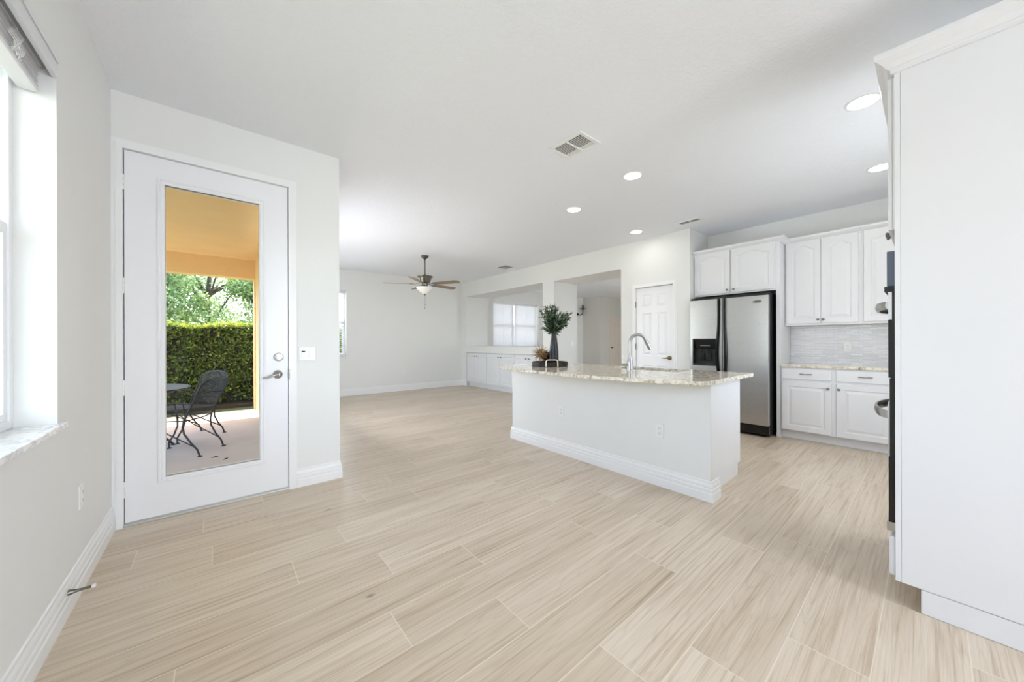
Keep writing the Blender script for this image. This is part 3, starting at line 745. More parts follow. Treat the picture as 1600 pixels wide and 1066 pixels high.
sp_ = MB(); sp_.box(XK - 0.008, XK - 0.0005, -0.1, 1.2, 0.9155, 1.40)
tag(sp_.build('backsplash', 'splash'), 'glass strip mosaic backsplash under the kitchen wall cabinets', 'backsplash')
outlet(FX(XK - 0.0085, 0), -0.646, 1.124, 'white outlet in the mosaic backsplash')
ep = MB(); ep.box(XF - 0.004, XK - 0.002, 1.203, 1.241, 0.002, 2.46)

XU = 5.60
UF = FX(XU, 0)
def wall_cab(y0, y1, doors, label, knobs):
    c = thing('wall_cabinet', (XU + 0.13, (y0 + y1) / 2, 1.397), label, 'cabinet', 'white kitchen cabinets')
    MB().box(XU, XK - 0.002, y0, y1, 1.397, 2.462).build('body', 'cab', c)
    for (a, b), k in zip(doors, knobs): cab_door(c, UF, -a, -b, 1.42, 2.445, 0, 0.02, 0.05, k)
    run(MB(), UF, -y1, -y0, [(d, v + 2.435) for d, v in CR]).build('crown_molding', 'cab', c)
    return c
wall_cab(0.502, 1.2, ((1.184, 0.8485), (0.8455, 0.523)), 'white two-door wall cabinet with arched panels right of the refrigerator', ((-0.872, 1.463), (-0.824, 1.461)))
wall_cab(-0.12, 0.501, ((0.480, 0.02),), 'white single-door wall cabinet beside the oven cabinet', ((-0.05, 1.463),))
XG = 5.375
OF = FX(XG, 0)
oc = thing('wall_cabinet', (XG + 0.25, 1.73, 1.847), 'white two-door cabinet above the refrigerator', 'cabinet', 'white kitchen cabinets')
MB().box(XG, XK - 0.002, 1.242, YC - 0.004, 1.847, 2.470).build('body', 'cab', oc)
ep.build('end_panel', 'cab', oc)
cab_door(oc, OF, -2.220, -1.760, 1.866, 2.455, 0, 0.02, 0.045, (-1.787, 1.905))
cab_door(oc, OF, -1.736, -1.258, 1.866, 2.455, 0, 0.02, 0.045, (-1.707, 1.905))
q = run(MB(), OF, -(YC - 0.004), -1.203, [(d, v + 2.440) for d, v in CR], 0, 1)
run(q, frame((0, 1.203, 0), (1, 0, 0), (0, -1, 0)), XG, XU, [(d, v + 2.440) for d, v in CR], 1, 0)
q.build('crown_molding', 'cab', oc)

# ------------------------------------------------------------------ refrigerator
fr_ = thing('refrigerator', (5.5, 1.737, 0), 'side-by-side stainless steel refrigerator with black sides and ice dispenser', 'refrigerator')
FXF = 5.18
MB().box(FXF + 0.075, 5.86, 1.279, 2.203, 0.02, 1.752).build('body', 'blackmat', fr_, bevel=0.004)
RF = FX(FXF, 0)
YS = 1.790; FZ0, FZ1 = 0.150, 1.776
DSP = (-2.172, -1.858, 0.866, 1.238)
q = MB(RF); a, b = -2.205, -(YS + 0.003)
for bb in ((a, DSP[0], FZ0, FZ1), (DSP[1], b, FZ0, FZ1), (DSP[0], DSP[1], FZ0, DSP[2]), (DSP[0], DSP[1], DSP[3], FZ1)): q.box(*bb, -0.062, 0)
fz = q.build('freezer_door', 'steel', fr_)
q = MB(RF); q.box(-(YS - 0.003), -1.277, FZ0, FZ1, -0.062, 0); fd = q.build('refrigerator_door', 'steel', fr_, bevel=0.006)
q = MB(RF); q.box(-2.203, -1.279, FZ0 + 0.005, FZ1 - 0.004, -0.074, -0.062); q.build('door_gasket', 'blackmat', fr_)
def fr_handle(u, s, parent):
    q = MB(RF); pts = []; rr = []
    for k in range(25):
        z = 0.42 + (1.772 - 0.42) * k / 24; t = (z - 0.80) / 0.62
        bow = math.exp(-((z - 1.05) / 0.26) ** 2)
        pts.append((u + s * 0.016 * bow, z, 0.018 + 0.032 * bow)); rr.append(0.0)
    L = [[(p[0] - 0.0165, p[1], 0.0), (p[0] + 0.0165, p[1], 0.0), (p[0] + 0.0165, p[1], p[2]), (p[0] + 0.009, p[1], p[2] + 0.010), (p[0] - 0.009, p[1], p[2] + 0.010), (p[0] - 0.0165, p[1], p[2])] for p in pts]
    q.loft(L); return q.build('handle', 'black', parent, smooth=True)
fr_handle(-1.829, -1, fz); fr_handle(-1.756, 1, fd)
dp = MB(RF)
dp.box(DSP[0], DSP[1], DSP[2], DSP[3], -0.062, -0.056)
t = 0.016
dp.box(DSP[0], DSP[0] + t, DSP[2], DSP[3], -0.06, 0.008); dp.box(DSP[1] - t, DSP[1], DSP[2], DSP[3], -0.06, 0.008); dp.box(DSP[0], DSP[1], DSP[2], DSP[2] + 0.03, -0.06, 0.010); dp.box(DSP[0], DSP[1], DSP[3] - t, DSP[3], -0.06, 0.008)
dpo = dp.build('dispenser', 'blackmat', fr_, bevel=0.003)
q = MB(RF); q.loft([[(DSP[0] + t, 1.105, -0.03), (DSP[1] - t, 1.105, -0.03), (DSP[1] - t, 1.222, -0.004), (DSP[0] + t, 1.222, -0.004)], [(DSP[0] + t, 1.095, -0.06), (DSP[1] - t, 1.095, -0.06), (DSP[1] - t, 1.222, -0.06), (DSP[0] + t, 1.222, -0.06)]])
q.build('control_panel', 'black', dpo)
q = MB(RF)
for k in range(6): q.box(-2.075 + 0.021 * k, -2.060 + 0.021 * k, 1.139, 1.145, -0.0285, -0.0205)
q.build('buttons', 'nickel', dpo)
for u in (-2.055, -1.965):
    q = MB(RF); q.box(u - 0.028, u + 0.028, 1.0, 1.09, -0.056, -0.046); q.loft([[(u - 0.026, 0.935, -0.030), (u + 0.026, 0.935, -0.030), (u + 0.026, 0.941, -0.022), (u - 0.026, 0.941, -0.022)], [(u - 0.018, 1.03, -0.05), (u + 0.018, 1.03, -0.05), (u + 0.018, 1.036, -0.042), (u - 0.018, 1.036, -0.042)]])
    q.build('paddle', 'black', dpo)
q = MB(RF); q.box(-2.203, -1.279, 0.038, 0.143, -0.06, -0.022)
for k in range(5): q.box(-2.19, -1.29, 0.05 + 0.018 * k, 0.06 + 0.018 * k, -0.022, -0.016)
q.build('kick_grille', 'black', fr_)
q = MB(RF); q.lathe_axis((-1.39, 1.700, 0), (0, 0, 1), [(0.5, 0), (0.5, 0.003), (0.46, 0.004)], 32)
bd = MB(); cu, cv = -1.39, 1.700
bd.m = RF
bd.loft([[(cu + 0.046 * math.cos(2 * PI * k / 32), cv + 0.0145 * math.sin(2 * PI * k / 32), d) for k in range(32)] for d in (0.0, 0.003)])
bdo = bd.build('badge', 'knob_metal', fd)
bd = MB(RF); pts = [(cu + 0.058 * math.cos(a), cv - 0.004 + 0.017 * math.sin(a) + 0.004 * math.cos(a), 0.004) for a in [PI * (0.35 + 1.35 * k / 20) for k in range(21)]]
bd.tube(pts, [0.0008 + 0.0022 * math.sin(PI * k / 20) for k in range(21)], 6); bd.build('swoosh', 'pewter', bdo)
MB().box(FXF + 0.03, 5.86, 1.279, 2.203, 1.7525, 1.806).build('top_shade_cap', 'blackmat', fr_)  # black top raised to stand in for the shaded gap above
for y in (1.285, 2.12): MB().box(FXF + 0.005, FXF + 0.029, y, y + 0.075, 1.778, 1.80).build('hinge_cover', 'blackmat', fr_, bevel=0.004)
for y in (1.36, 2.12):
    for x in (FXF + 0.15, 5.78): MB().cyl((x, y, 0.0), (x, y, 0.022), 0.025, n=14).build('foot', 'blackmat', fr_)

# ------------------------------------------------------------------ tall oven cabinet at the right edge
TX = 2.375; TY = 0.104; TX1 = 3.15
tc_ = thing('oven_cabinet', (2.76, -0.2, 0), 'tall white oven cabinet with crown at the right edge', 'cabinet', 'white kitchen cabinets')
m = MB(); m.box(TX, TX + 0.019, -0.535, TY - 0.019, 0.107, 2.44); m.box(TX1 - 0.019, TX1, -0.535, TY - 0.019, 0.107, 2.44); m.box(TX + 0.019, TX1 - 0.019, -0.535, -0.52, 0.107, 2.44); m.box(TX + 0.019, TX1 - 0.019, -0.52, TY - 0.019, 2.42, 2.44); m.box(TX + 0.019, TX1 - 0.019, -0.52, TY - 0.019, 0.107, 0.13)
m.build('side_panels', 'cab', tc_)
q = MB(); q.box(TX - 0.0015, TX + 0.03, TY - 0.018, TY, 0.107, 2.44); q.box(TX1 - 0.03, TX1, TY - 0.018, TY, 0.107, 2.44); q.box(TX + 0.03, TX1 - 0.03, TY - 0.018, TY, 2.40, 2.44); q.box(TX + 0.03, TX1 - 0.03, TY - 0.018, TY, 1.63, 1.72); q.box(TX + 0.03, TX1 - 0.03, TY - 0.018, TY, 0.107, 0.31)
q.build('face_frame', 'cab', tc_, bevel=0.001)
MB().box(TX - 0.002, TX1, -0.535, 0.026, 0.002, 0.104).build('toe_kick', 'cab', tc_)
CR2 = [(0, 0), (0.010, 0), (0.010, 0.012), (0.014, 0.018), (0.022, 0.022), (0.034, 0.040), (0.052, 0.056), (0.058, 0.062), (0.060, 0.072), (0.060, 0.086), (0, 0.086)]
q = run(MB(), FX(TX, 0), -TY, 0.535, [(d, v + 2.423) for d, v in CR2], 1, 0)
run(q, FN(0, TY), -TX1, -TX, [(d, v + 2.423) for d, v in CR2], 0, 1)
q.build('crown_molding', 'cab', tc_)
TF = FN(0, TY)
cab_door(tc_, TF, -2.757, -2.390, 1.716, 2.415, 0, 0.021, 0.05, (-2.735, 1.765))
cab_door(tc_, TF, -3.130, -2.765, 1.716, 2.415, 0, 0.021, 0.05, (-2.80, 1.765))
q = MB(TF); q.box(-3.13, -2.395, 0.115, 0.295, 0, 0.021); q.build('drawer', 'cab', tc_, bevel=0.008)
ov = thing('wall_oven', (2.76, TY, 0.3), 'black built-in wall oven seen edge-on in the tall cabinet', 'oven')
OX0, OX1 = -3.125, -2.40
q = MB(TF); q.box(OX0 + 0.02, OX1 - 0.02, 0.318, 1.622, -0.45, 0.0); q.build('housing', 'blackmat', ov)
q = MB(TF); q.box(OX0, OX1, 1.455, 1.62, 0.0, 0.026); q.build('control_panel', 'ovenglass', ov, bevel=0.003)
q = MB(TF); q.box(OX0 - 0.004, OX1 + 0.004, 1.432, 1.455, 0.0, 0.034); q.build('vent_ledge', 'blackmat', ov)
q = MB(TF); q.box(OX0, OX1, 1.03, 1.430, 0.0, 0.010); q.box(OX0, OX1, 1.03, 1.300, 0.010, 0.022); ud = q.build('upper_door', 'black', ov)
q = MB(TF); q.box(OX0, OX1, 1.302, 1.430, 0.010, 0.022); q.build('door_band', 'steel', ud)
q = MB(TF); q.box(OX0, OX1, 0.36, 1.025, 0.0, 0.018); q.box(OX0, OX1, 0.36, 0.66, 0.018, 0.022); ld_ = q.build('lower_door', 'black', ov)
q = MB(TF); q.box(OX0, OX1, 0.665, 0.915, 0.018, 0.024); q.build('door_band', 'steel', ld_)
q = MB(TF); q.box(OX0, OX1, 0.318, 0.358, 0.0, 0.028); q.build('bottom_trim', 'nickel', ov)
def arc_handle(z, out, parent, hh):
    q = MB(TF); L = []
    for k in range(25):
        t = k / 24; u = OX0 + 0.10 + (OX1 - OX0 - 0.20) * t; d = 0.022 + out * math.sin(PI * t) ** 0.6
        L.append([(u, z - hh, d), (u, z + hh * 0.3, d), (u, z + hh, d + 0.004), (u, z + hh, d + 0.012), (u, z, d + 0.016), (u, z - hh, d + 0.010)])
    q.loft(L); return q.build('handle', 'nickel', parent, smooth=True)
arc_handle(1.375, 0.050, ud, 0.018); arc_handle(0.845, 0.055, ld_, 0.020)

# ------------------------------------------------------------------ island
XI = 2.825; IY0, IY1 = 1.055, 3.365
isl = thing('kitchen_island', (3.25, 2.21, 0), 'white kitchen island with stepped baseboard in the middle of the kitchen', 'island')
m = MB(); m.box(XI, XI + 0.145, IY0, IY1, 0, 0.884); m.build('knee_wall', 'wall', isl, bevel=0.008, seg=3)
q = run(MB(), FX(XI, 0), -IY1, -IY0, BBP, 1, 1)
run(q, frame((0, IY0, 0), (1, 0, 0), (0, -1, 0)), XI, XI + 0.145, BBP, 1, 0)
run(q, FN(0, IY1), -(XI + 0.145), -XI, BBP, 0, 1)
q.build('baseboard', 'trim', isl)
q = MB(); q.box(XI + 0.145, 3.60, IY0 + 0.065, IY0 + 0.083, 0.0, 0.884); q.box(3.60, 3.66, IY0 + 0.065, IY0 + 0.083, 0.105, 0.884)
q.box(XI + 0.145, 3.64, IY1 - 0.07, IY1 - 0.05, 0.105, 0.884); q.box(XI + 0.145, 3.64, IY0 + 0.083, IY1 - 0.07, 0.105, 0.12)
q.build('end_panel', 'cab', isl)
q = MB(); q.box(3.64, 3.66, IY0 + 0.083, IY1 - 0.05, 0.105, 0.884); q.build('cabinet_front', 'cab', isl)
for k in range(4):
    a = IY0 + 0.10 + k * 0.56; cab_door(isl, FL(3.66, 0), a, a + 0.54, 0.12, 0.86, 0, 0.02, 0, (a + 0.49, 0.80))
MB().box(3.575, 3.595, IY0 + 0.083, IY1 - 0.05, 0.0, 0.105).build('toe_kick', 'cab', isl)

SK = (3.285, 3.63, 1.52, 2.28)         # sink cutout
def island_top():
    """bowed slab with a rectangular cutout"""
    def front(y):                        # x of the front edge
        t = (y - 2.21) / 1.19; return 2.64 - 0.245 * (1 - t * t)
    YA, YB, XB = 1.025, 3.40, 3.70
    def xf(y):
        x = front(y)
        for e in (YA, YB):
            d = abs(y - e)
            if d < 0.05: x = x + 0.05 - math.sqrt(max(0, 0.05 ** 2 - (0.05 - d) ** 2))
        return x
    ys = sorted(set([YA + (YB - YA) * k / 60 for k in range(61)] + [YA + 0.05 * (1 - math.cos(PI / 2 * k / 6)) for k in range(7)] + [YB - 0.05 * (1 - math.cos(PI / 2 * k / 6)) for k in range(7)] + [SK[2], SK[3]]))
    m = MB(); z0, z1, r = 0.885, 0.915, 0.006
    for i in range(len(ys) - 1):
        a, b = ys[i], ys[i + 1]; xa, xb = xf(a), xf(b)
        segs = [(None, XB)] if not (a >= SK[2] - 1e-6 and b <= SK[3] + 1e-6) else [(None, SK[0]), (SK[1], XB)]
        for s0, s1 in segs:
            p = (xa + r, xb + r) if s0 is None else (s0, s0)
            q_ = (s1 - (r if s1 == XB else 0),) * 2
            m.quad((p[0], a, z1), (q_[0], a, z1), (q_[1], b, z1), (p[1], b, z1)); m.quad((p[0], a, z0), (p[1], b, z0), (q_[1], b, z0), (q_[0], a, z0))
            if s0 is None:
                m.quad((xa, a, z1 - r), (xa + r, a, z1), (xb + r, b, z1), (xb, b, z1 - r)); m.quad((xa, a, z0 + r), (xa, a, z1 - r), (xb, b, z1 - r), (xb, b, z0 + r)); m.quad((xa + r, a, z0), (xa, a, z0 + r), (xb, b, z0 + r), (xb + r, b, z0))
            else: m.quad((s0, a, z0), (s0, a, z1), (s0, b, z1), (s0, b, z0))
            if s1 == XB:
                m.quad((XB - r, a, z1), (XB, a, z1 - r), (XB, b, z1 - r), (XB - r, b, z1)); m.quad((XB, a, z1 - r), (XB, a, z0 + r), (XB, b, z0 + r), (XB, b, z1 - r)); m.quad((XB, a, z0 + r), (XB - r, a, z0), (XB - r, b, z0), (XB, b, z0 + r))
            else: m.quad((s1, a, z0), (s1, b, z0), (s1, b, z1), (s1, a, z1))
    for y, s in ((YA, -1), (YB, 1)):
        x = xf(y); m.quad((x, y, z0), (XB, y, z0), (XB, y, z1), (x, y, z1))
    for y in (SK[2], SK[3]): m.quad((SK[0], y, z0), (SK[1], y, z0), (SK[1], y, z1), (SK[0], y, z1))
    return m
it = island_top()
ito = it.build('countertop', 'granite', fix=False)
bm = bmesh.new(); bm.from_mesh(ito.data); bmesh.ops.remove_doubles(bm, verts=bm.verts, dist=1e-5); bmesh.ops.recalc_face_normals(bm, faces=bm.faces); bm.to_mesh(ito.data); bm.free()
tag(ito, 'bow-fronted speckled granite countertop on the island', 'countertop', 'granite countertops')
sk = MB(); a, b, c, d = SK; t = 0.004
sk.box(a - 0.02, a + 0.0, c - 0.02, d + 0.02, 0.66, 0.884); sk.box(b, b + 0.02, c - 0.02, d + 0.02, 0.66, 0.884); sk.box(a, b, c - 0.02, c, 0.66, 0.884); sk.box(a, b, d, d + 0.02, 0.66, 0.884); sk.box(a, b, c, d, 0.64, 0.66)
tag(sk.build('kitchen_sink', 'steel'), 'undermount steel sink set in the island countertop', 'sink')
fa = thing('kitchen_faucet', (3.20, 1.955, 0.915), 'tall brushed steel pull-down faucet with arched neck on the island', 'faucet')
bx, by, bz = 3.20, 1.955, 0.915
MB().lathe((bx, by, bz), [(0.033, 0), (0.033, 0.006), (0.031, 0.012), (0.031, 0.070), (0.028, 0.088), (0.020, 0.115), (0.0165, 0.14)], 28).build('base', 'nickel', fa, smooth=True)
dv = Vector((0.80, -0.60, 0)); P0 = Vector((bx, by, bz))
pts = [P0 + Vector((0, 0, 0.12)), P0 + Vector((0, 0, 0.26))]
rad = 0.083
for k in range(1, 17):
    a = PI - (PI * 0.90) * k / 16; pts.append(P0 + Vector((0, 0, 0.275)) + dv * (rad + rad * math.cos(a)) + Vector((0, 0, rad * math.sin(a))))
MB().tube(pts, 0.0158, 16).build('neck', 'nickel', fa, smooth=True)
e = pts[-1]; dn = (pts[-1] - pts[-2]).normalized(); dn = (dn + dv * 0.10).normalized()
so = MB().tube([e - dn * 0.01, e, e + dn * 0.075, e + dn * 0.105], [0.0155, 0.0175, 0.0195, 0.0185], 18).build('spray_head', 'nickel', fa, smooth=True)
q = MB(); bp = e + dn * 0.05 + dv * 0.016; q.tube([bp, bp + dn * 0.02], 0.006, 8); q.build('spray_button', 'slot', so)
q = MB(); sd = Vector((-0.77, 0.64, 0)); p = P0 + Vector((0, 0, 0.055))
q.tube([p + sd * 0.02, p + sd * 0.085], 0.0135, 14); hb_ = q.build('handle_hub', 'nickel', fa, smooth=True)
MB().tube([p + sd * 0.076, p + sd * 0.076 + Vector((0, 0, 0.045)), p + sd * 0.074 + Vector((0, 0, 0.095))], [0.0042, 0.0036, 0.003], 8).build('lever', 'nickel', hb_, smooth=True)

# ------------------------------------------------------------------ tray group on the island
TC = Vector((3.035, 2.915, 0.915))
tr = thing('serving_tray', tuple(TC), 'round dark wooden tray with pale gold handles on the island', 'tray')
MB().lathe(tuple(TC), [(0.0, 0), (0.20, 0), (0.212, 0.004), (0.214, 0.05), (0.208, 0.052), (0.203, 0.05), (0.200, 0.014), (0.0, 0.012)], 56).build('body', 'tray', tr, smooth=True)
FV = Vector((0.643, 0.766, 0)); RV = Vector((0.766, -0.643, 0))
for s in (-1, 1):
    c = TC + FV * (s * 0.220); pts = []
    w, hh = 0.066, 0.082
    prof = [(-w, 0.006), (-w, hh - 0.025)] + [(-w + 0.025 - 0.025 * math.cos(a), hh - 0.025 + 0.025 * math.sin(a)) for a in [PI / 2 * k / 5 for k in range(1, 6)]] + [(w - 0.025 + 0.025 * math.sin(a), hh - 0.025 + 0.025 * math.cos(a)) for a in [PI / 2 * k / 5 for k in range(0, 6)]] + [(w, 0.006)]
    MB().tube([c + RV * u + Vector((0, 0, v)) for u, v in prof], 0.0068, 8).build('handle', 'gold', tr, smooth=True)
VC = TC + RV * 0.050 + Vector((0, 0, 0.0125))
vs_ = MB().lathe(tuple(VC), [(0.0, 0), (0.047, 0), (0.052, 0.01), (0.055, 0.07), (0.054, 0.15), (0.047, 0.23), (0.038, 0.30), (0.032, 0.345), (0.031, 0.37), (0.033, 0.38), (0.028, 0.38), (0.026, 0.36), (0.0, 0.34)], 36).build('vase', 'vase', smooth=True)
tag(vs_, 'tall slender mottled black vase standing on the tray', 'vase')

def leaf_mesh(name, mat, parent, P, D, L, Wd, tones, curl=0.15):
    """P base points, D unit directions, L lengths, Wd widths -> folded pointed leaves (4 tris as 2 quads)"""
    n = len(P); P = np.asarray(P); D = np.asarray(D); r = rng.normal(size=(n, 3)); sdv = np.cross(D, r); sdv /= np.linalg.norm(sdv, axis=1)[:, None] + 1e-9
    nv = np.cross(sdv, D); L = np.asarray(L)[:, None]; Wd = np.asarray(Wd)[:, None]
    a = P; t = P + D * L - nv * L * curl; m_ = P + D * L * 0.45
    l = m_ + sdv * Wd * 0.5 + nv * Wd * 0.18; rr = m_ - sdv * Wd * 0.5 + nv * Wd * 0.18
    V = np.stack([a, l, t, rr], 1).reshape(-1, 3); 
    fs = [(4 * i, 4 * i + 1, 4 * i + 2, 4 * i + 3) for i in range(n)]
    me = bpy.data.meshes.new(name)
    off = np.array(parent.location) if parent is not None else np.zeros(3)
    me.from_pydata((V - off).tolist(), [], fs)
    at = me.attributes.new('tone', 'FLOAT', 'FACE'); at.data.foreach_set('value', np.asarray(tones, dtype=np.float32))
    me.materials.append(M[mat]); o = bpy.data.objects.new(name, me); COL.objects.link(o)
    if parent is not None: o.parent = parent
    return o
gr = thing('greenery_bunch', (VC.x, VC.y, VC.z + 0.36), 'bunch of dark green leafy sprigs in the black vase', 'plant')
stm = MB(); LP, LD, LL, LW_ = [], [], [], []
for k in range(52):
    az = random.uniform(0, 2 * PI); sp2 = random.uniform(0.02, 0.185); ht = random.uniform(0.08, 0.30) - 0.5 * max(0, sp2 - 0.11)
    p0 = VC + Vector((0.012 * math.cos(az), 0.012 * math.sin(az), 0.30)); top = VC + Vector((sp2 * math.cos(az), sp2 * math.sin(az), 0.38 + ht))
    mid = VC + Vector((0.22 * sp2 * math.cos(az), 0.22 * sp2 * math.sin(az), 0.38 + ht * 0.5))
    pts = [p0 * (1 - t) ** 2 + mid * (2 * t * (1 - t)) + top * t * t for t in [i / 8 for i in range(9)]]
    stm.tube(pts, [0.0022] * 6 + [0.0014] * 3, 5)
    for i in range(3, 9):
        t = (pts[i] - pts[i - 1]).normalized()
        for _ in range(4):
            r = Vector(rng.normal(size=3)); d = (t * 0.55 + r * 0.42 + Vector((math.cos(az), math.sin(az), 0.1)) * 0.25).normalized()
            LP.append(tuple(pts[i])); LD.append(tuple(d)); LL.append(random.uniform(0.04, 0.075)); LW_.append(random.uniform(0.012, 0.021))
stm.build('stems', 'stem_leaf', gr)
leaf_mesh('leaves', 'stem_leaf', gr, LP, LD, LL, LW_, rng.random(len(LP)))

def spiky(name, c, r, n, mat, label, thick, stalk=0.0):
    o = thing(name, (c.x, c.y, TC.z + 0.0125), label, 'ornament')
    m = MB()
    for k in range(n):
        z = 1 - 2 * (k + 0.5) / n; a = k * 2.39996; q = math.sqrt(1 - z * z); d = Vector((q * math.cos(a), q * math.sin(a), z)) + Vector(rng.normal(size=3)) * 0.08
        d.normalize(); L = r * random.uniform(0.82, 1.05); m.tube([c, c + d * L * 0.5, c + d * L], [thick * 0.7, thick, thick * 0.2], 5)
    m.build('spikes', mat, o)
    q = MB(); q.lathe((c.x, c.y, c.z), [(0.001, -r * 0.2), (r * 0.15, -r * 0.13), (r * 0.2, 0), (r * 0.15, r * 0.13), (0.001, r * 0.2)], 14); q.build('core', mat, o, smooth=True)
    q = MB(); q.lathe((c.x, c.y, TC.z + 0.0125), [(0.022, 0), (0.02, 0.006), (0.004, 0.01), (0.004, c.z - TC.z - 0.0125)], 14); q.build('stand', mat, o, smooth=True)
    return o
spiky('starburst_ornament', TC + RV * -0.122 + FV * -0.07 + Vector((0, 0, 0.150)), 0.120, 95, 'goldspike', 'gold starburst ornament on the left of the tray', 0.0027)
spiky('spiky_ornament', TC + RV * -0.035 + FV * 0.10 + Vector((0, 0, 0.105)), 0.088, 150, 'blackspike', 'dark brown spiky ball between the gold starburst and the vase', 0.0052)

# ------------------------------------------------------------------ cabinets under the pass-through
NF = FX(XW + 0.012, 0)
def low_cab(y0, y1, label):
    c = thing('base_cabinet', (XW + 0.25, (y0 + y1) / 2, 0), label, 'cabinet', 'white cabinets under the pass-through')
    MB().box(XW + 0.012, XW + 0.49, y0 + 0.001, y1 - 0.001, 0.122, 0.908).build('body', 'cab', c)
    MB().box(XW + 0.06, XW + 0.48, y0 + 0.001, y1 - 0.001, 0.002, 0.122).build('toe_kick', 'cab', c)
    ym = (y0 + y1) / 2
    for a, b, kk in ((y1 - 0.012, ym + 0.002, ym + 0.05), (ym - 0.002, y0 + 0.012, ym - 0.05)):
        o = panel_front(MB(), NF @ Matrix.Translation((-a, 0.128, 0)), a - b, 0.765, 0.02, [(0.055, a - b - 0.055, 0.055, 0.71)]).build('door', 'cab', c)
        knob(o, NF, -kk, 0.825, 0.02, 'pewter', 0.017)
    return c
low_cab(7.24, 8.155, 'white two-door cabinet under the pass-through, nearest the far corner')
low_cab(6.14, 7.24, 'white two-door cabinet under the pass-through, middle of three')
low_cab(5.25, 6.14, 'white two-door cabinet under the pass-through, nearest the hall opening')

# ------------------------------------------------------------------ ceiling: recessed lights, vents, fan
def can_light(x, y, label):
    o = thing('recessed_light', (x, y, H), label, 'ceiling light', 'recessed ceiling lights')
    m = MB(); n = 40
    L = [[(x + r * math.cos(2 * PI * k / n), y + r * math.sin(2 * PI * k / n), z) for k in range(n)] for r, z in ((0.094, H), (0.093, H - 0.004), (0.080, H - 0.007), (0.076, H - 0.003))]
    m.loft(L, False, False); m.build('trim_ring', 'plastic', o, smooth=True)
    MB().lathe((x, y, H - 0.0052), [(0.0, 0), (0.078, 0), (0.078, 0.003), (0.0, 0.003)], 32).build('lens', 'lamp', o)
    d = bpy.data.lights.new('downlight', 'AREA'); d.shape = 'DISK'; d.size = 0.15; d.energy = 1.7; d.color = (1.0, 0.975, 0.94)
    l = bpy.data.objects.new('downlight', d); COL.objects.link(l); l.parent = o; l.location = (0, 0, -0.012)
    return o
can_light(3.384, 0.292, 'lit recessed ceiling light nearest the tall oven cabinet')
can_light(4.790, 0.298, 'lit recessed ceiling light above the kitchen aisle by the wall cabinets')
can_light(3.300, 1.560, 'lit recessed ceiling light above the sink')if False else can_light(3.138, 1.882, 'lit recessed ceiling light above the island beyond the big vent')
can_light(3.383, 2.830, 'lit recessed ceiling light above the left end of the island')
can_light(4.788, 2.816, 'lit recessed ceiling light in front of the pantry door')
def vent(x0, x1, y0, y1, rows, label, split='y', slats=10, lipw=0.40):
    o = thing('air_vent', ((x0 + x1) / 2, (y0 + y1) / 2, H), label, 'vent', 'ceiling air vents')
    b = 0.03; fr = frame((0, 0, H), (1, 0, 0), (0, 0, -1))   # u = X, v = -Y, d down
    q = MB(); z0, z1 = H - 0.010, H
    q.box(x0, x0 + b, y0, y1, z0, z1); q.box(x1 - b, x1, y0, y1, z0, z1); q.box(x0 + b, x1 - b, y0, y0 + b, z0, z1); q.box(x0 + b, x1 - b, y1 - b, y1, z0, z1)
    ym = (y0 + y1) / 2; q.box(x0 + b, x1 - b, ym - 0.006, ym + 0.006, z0, z1)
    q.build('frame', 'plastic', o, bevel=0.003)
    MB().box(x0 + b, x1 - b, y0 + b, y1 - b, H - 0.0012, H - 0.0004).build('duct_shade', 'slot', o)  # thin dark sheet standing in for the shaded duct opening
    q = MB(); n = slats; w = (x1 - x0 - 2 * b) / n
    for k in range(n):
        x = x0 + b + w * (k + 0.15)
        lip = w * (lipw if k < 0.7 * n else lipw * 2)
        q.box(x, x + lip, y0 + b, y1 - b, H - 0.0036, H - 0.0026)
    q.build('louvers', 'plastic', o)
    return o
vent(2.155, 2.420, 1.735, 2.075, 2, 'large white louvered ceiling vent near the middle of the ceiling', slats=11)
vent(4.850, 5.005, 1.945, 2.255, 2, 'narrow ceiling vent above the refrigerator corner', slats=5, lipw=0.14)
vent(4.655, 4.985, 5.800, 6.120, 2, 'dark square ceiling vent in the living room by the fan', slats=7, lipw=0.10)

cf = thing('ceiling_fan', (3.016, 6.153, H), 'five-blade ceiling fan with bowl light in the living room', 'ceiling fan')
fc = (3.016, 6.153, 0)
MB().lathe(fc, [(0.0, H - 0.0005), (0.068, H - 0.0005), (0.070, H - 0.022), (0.055, H - 0.045), (0.030, H - 0.062), (0.018, H - 0.075)], 32).build('canopy', 'pewter', cf, smooth=True)
MB().cyl((fc[0], fc[1], H - 0.07), (fc[0], fc[1], 2.47), 0.0125, n=14).build('downrod', 'pewter', cf, smooth=True)
MB().lathe(fc, [(0.0, 2.485), (0.022, 2.485), (0.028, 2.462), (0.06, 2.452), (0.146, 2.448), (0.152, 2.440), (0.148, 2.428), (0.125, 2.418), (0.118, 2.39), (0.104, 2.355), (0.096, 2.330), (0.060, 2.318), (0.056, 2.268), (0.0, 2.262)], 40).build('motor', 'pewter', cf, smooth=True)
MB().lathe(fc, [(0.0, 2.262), (0.05, 2.262), (0.062, 2.250), (0.06, 2.236), (0.0, 2.236)], 32).build('light_fitter', 'pewter', cf, smooth=True)
MB().lathe(fc, [(0.0, 2.235), (0.155, 2.240), (0.162, 2.236), (0.154, 2.214), (0.124, 2.180), (0.078, 2.142), (0.030, 2.116), (0.0, 2.113)], 40).build('glass_bowl', 'opal', cf, smooth=True)
MB().lathe(fc, [(0.0, 2.116), (0.026, 2.116), (0.022, 2.104), (0.010, 2.094), (0.006, 2.082), (0.0, 2.080)], 20).build('finial', 'pewter', cf, smooth=True)
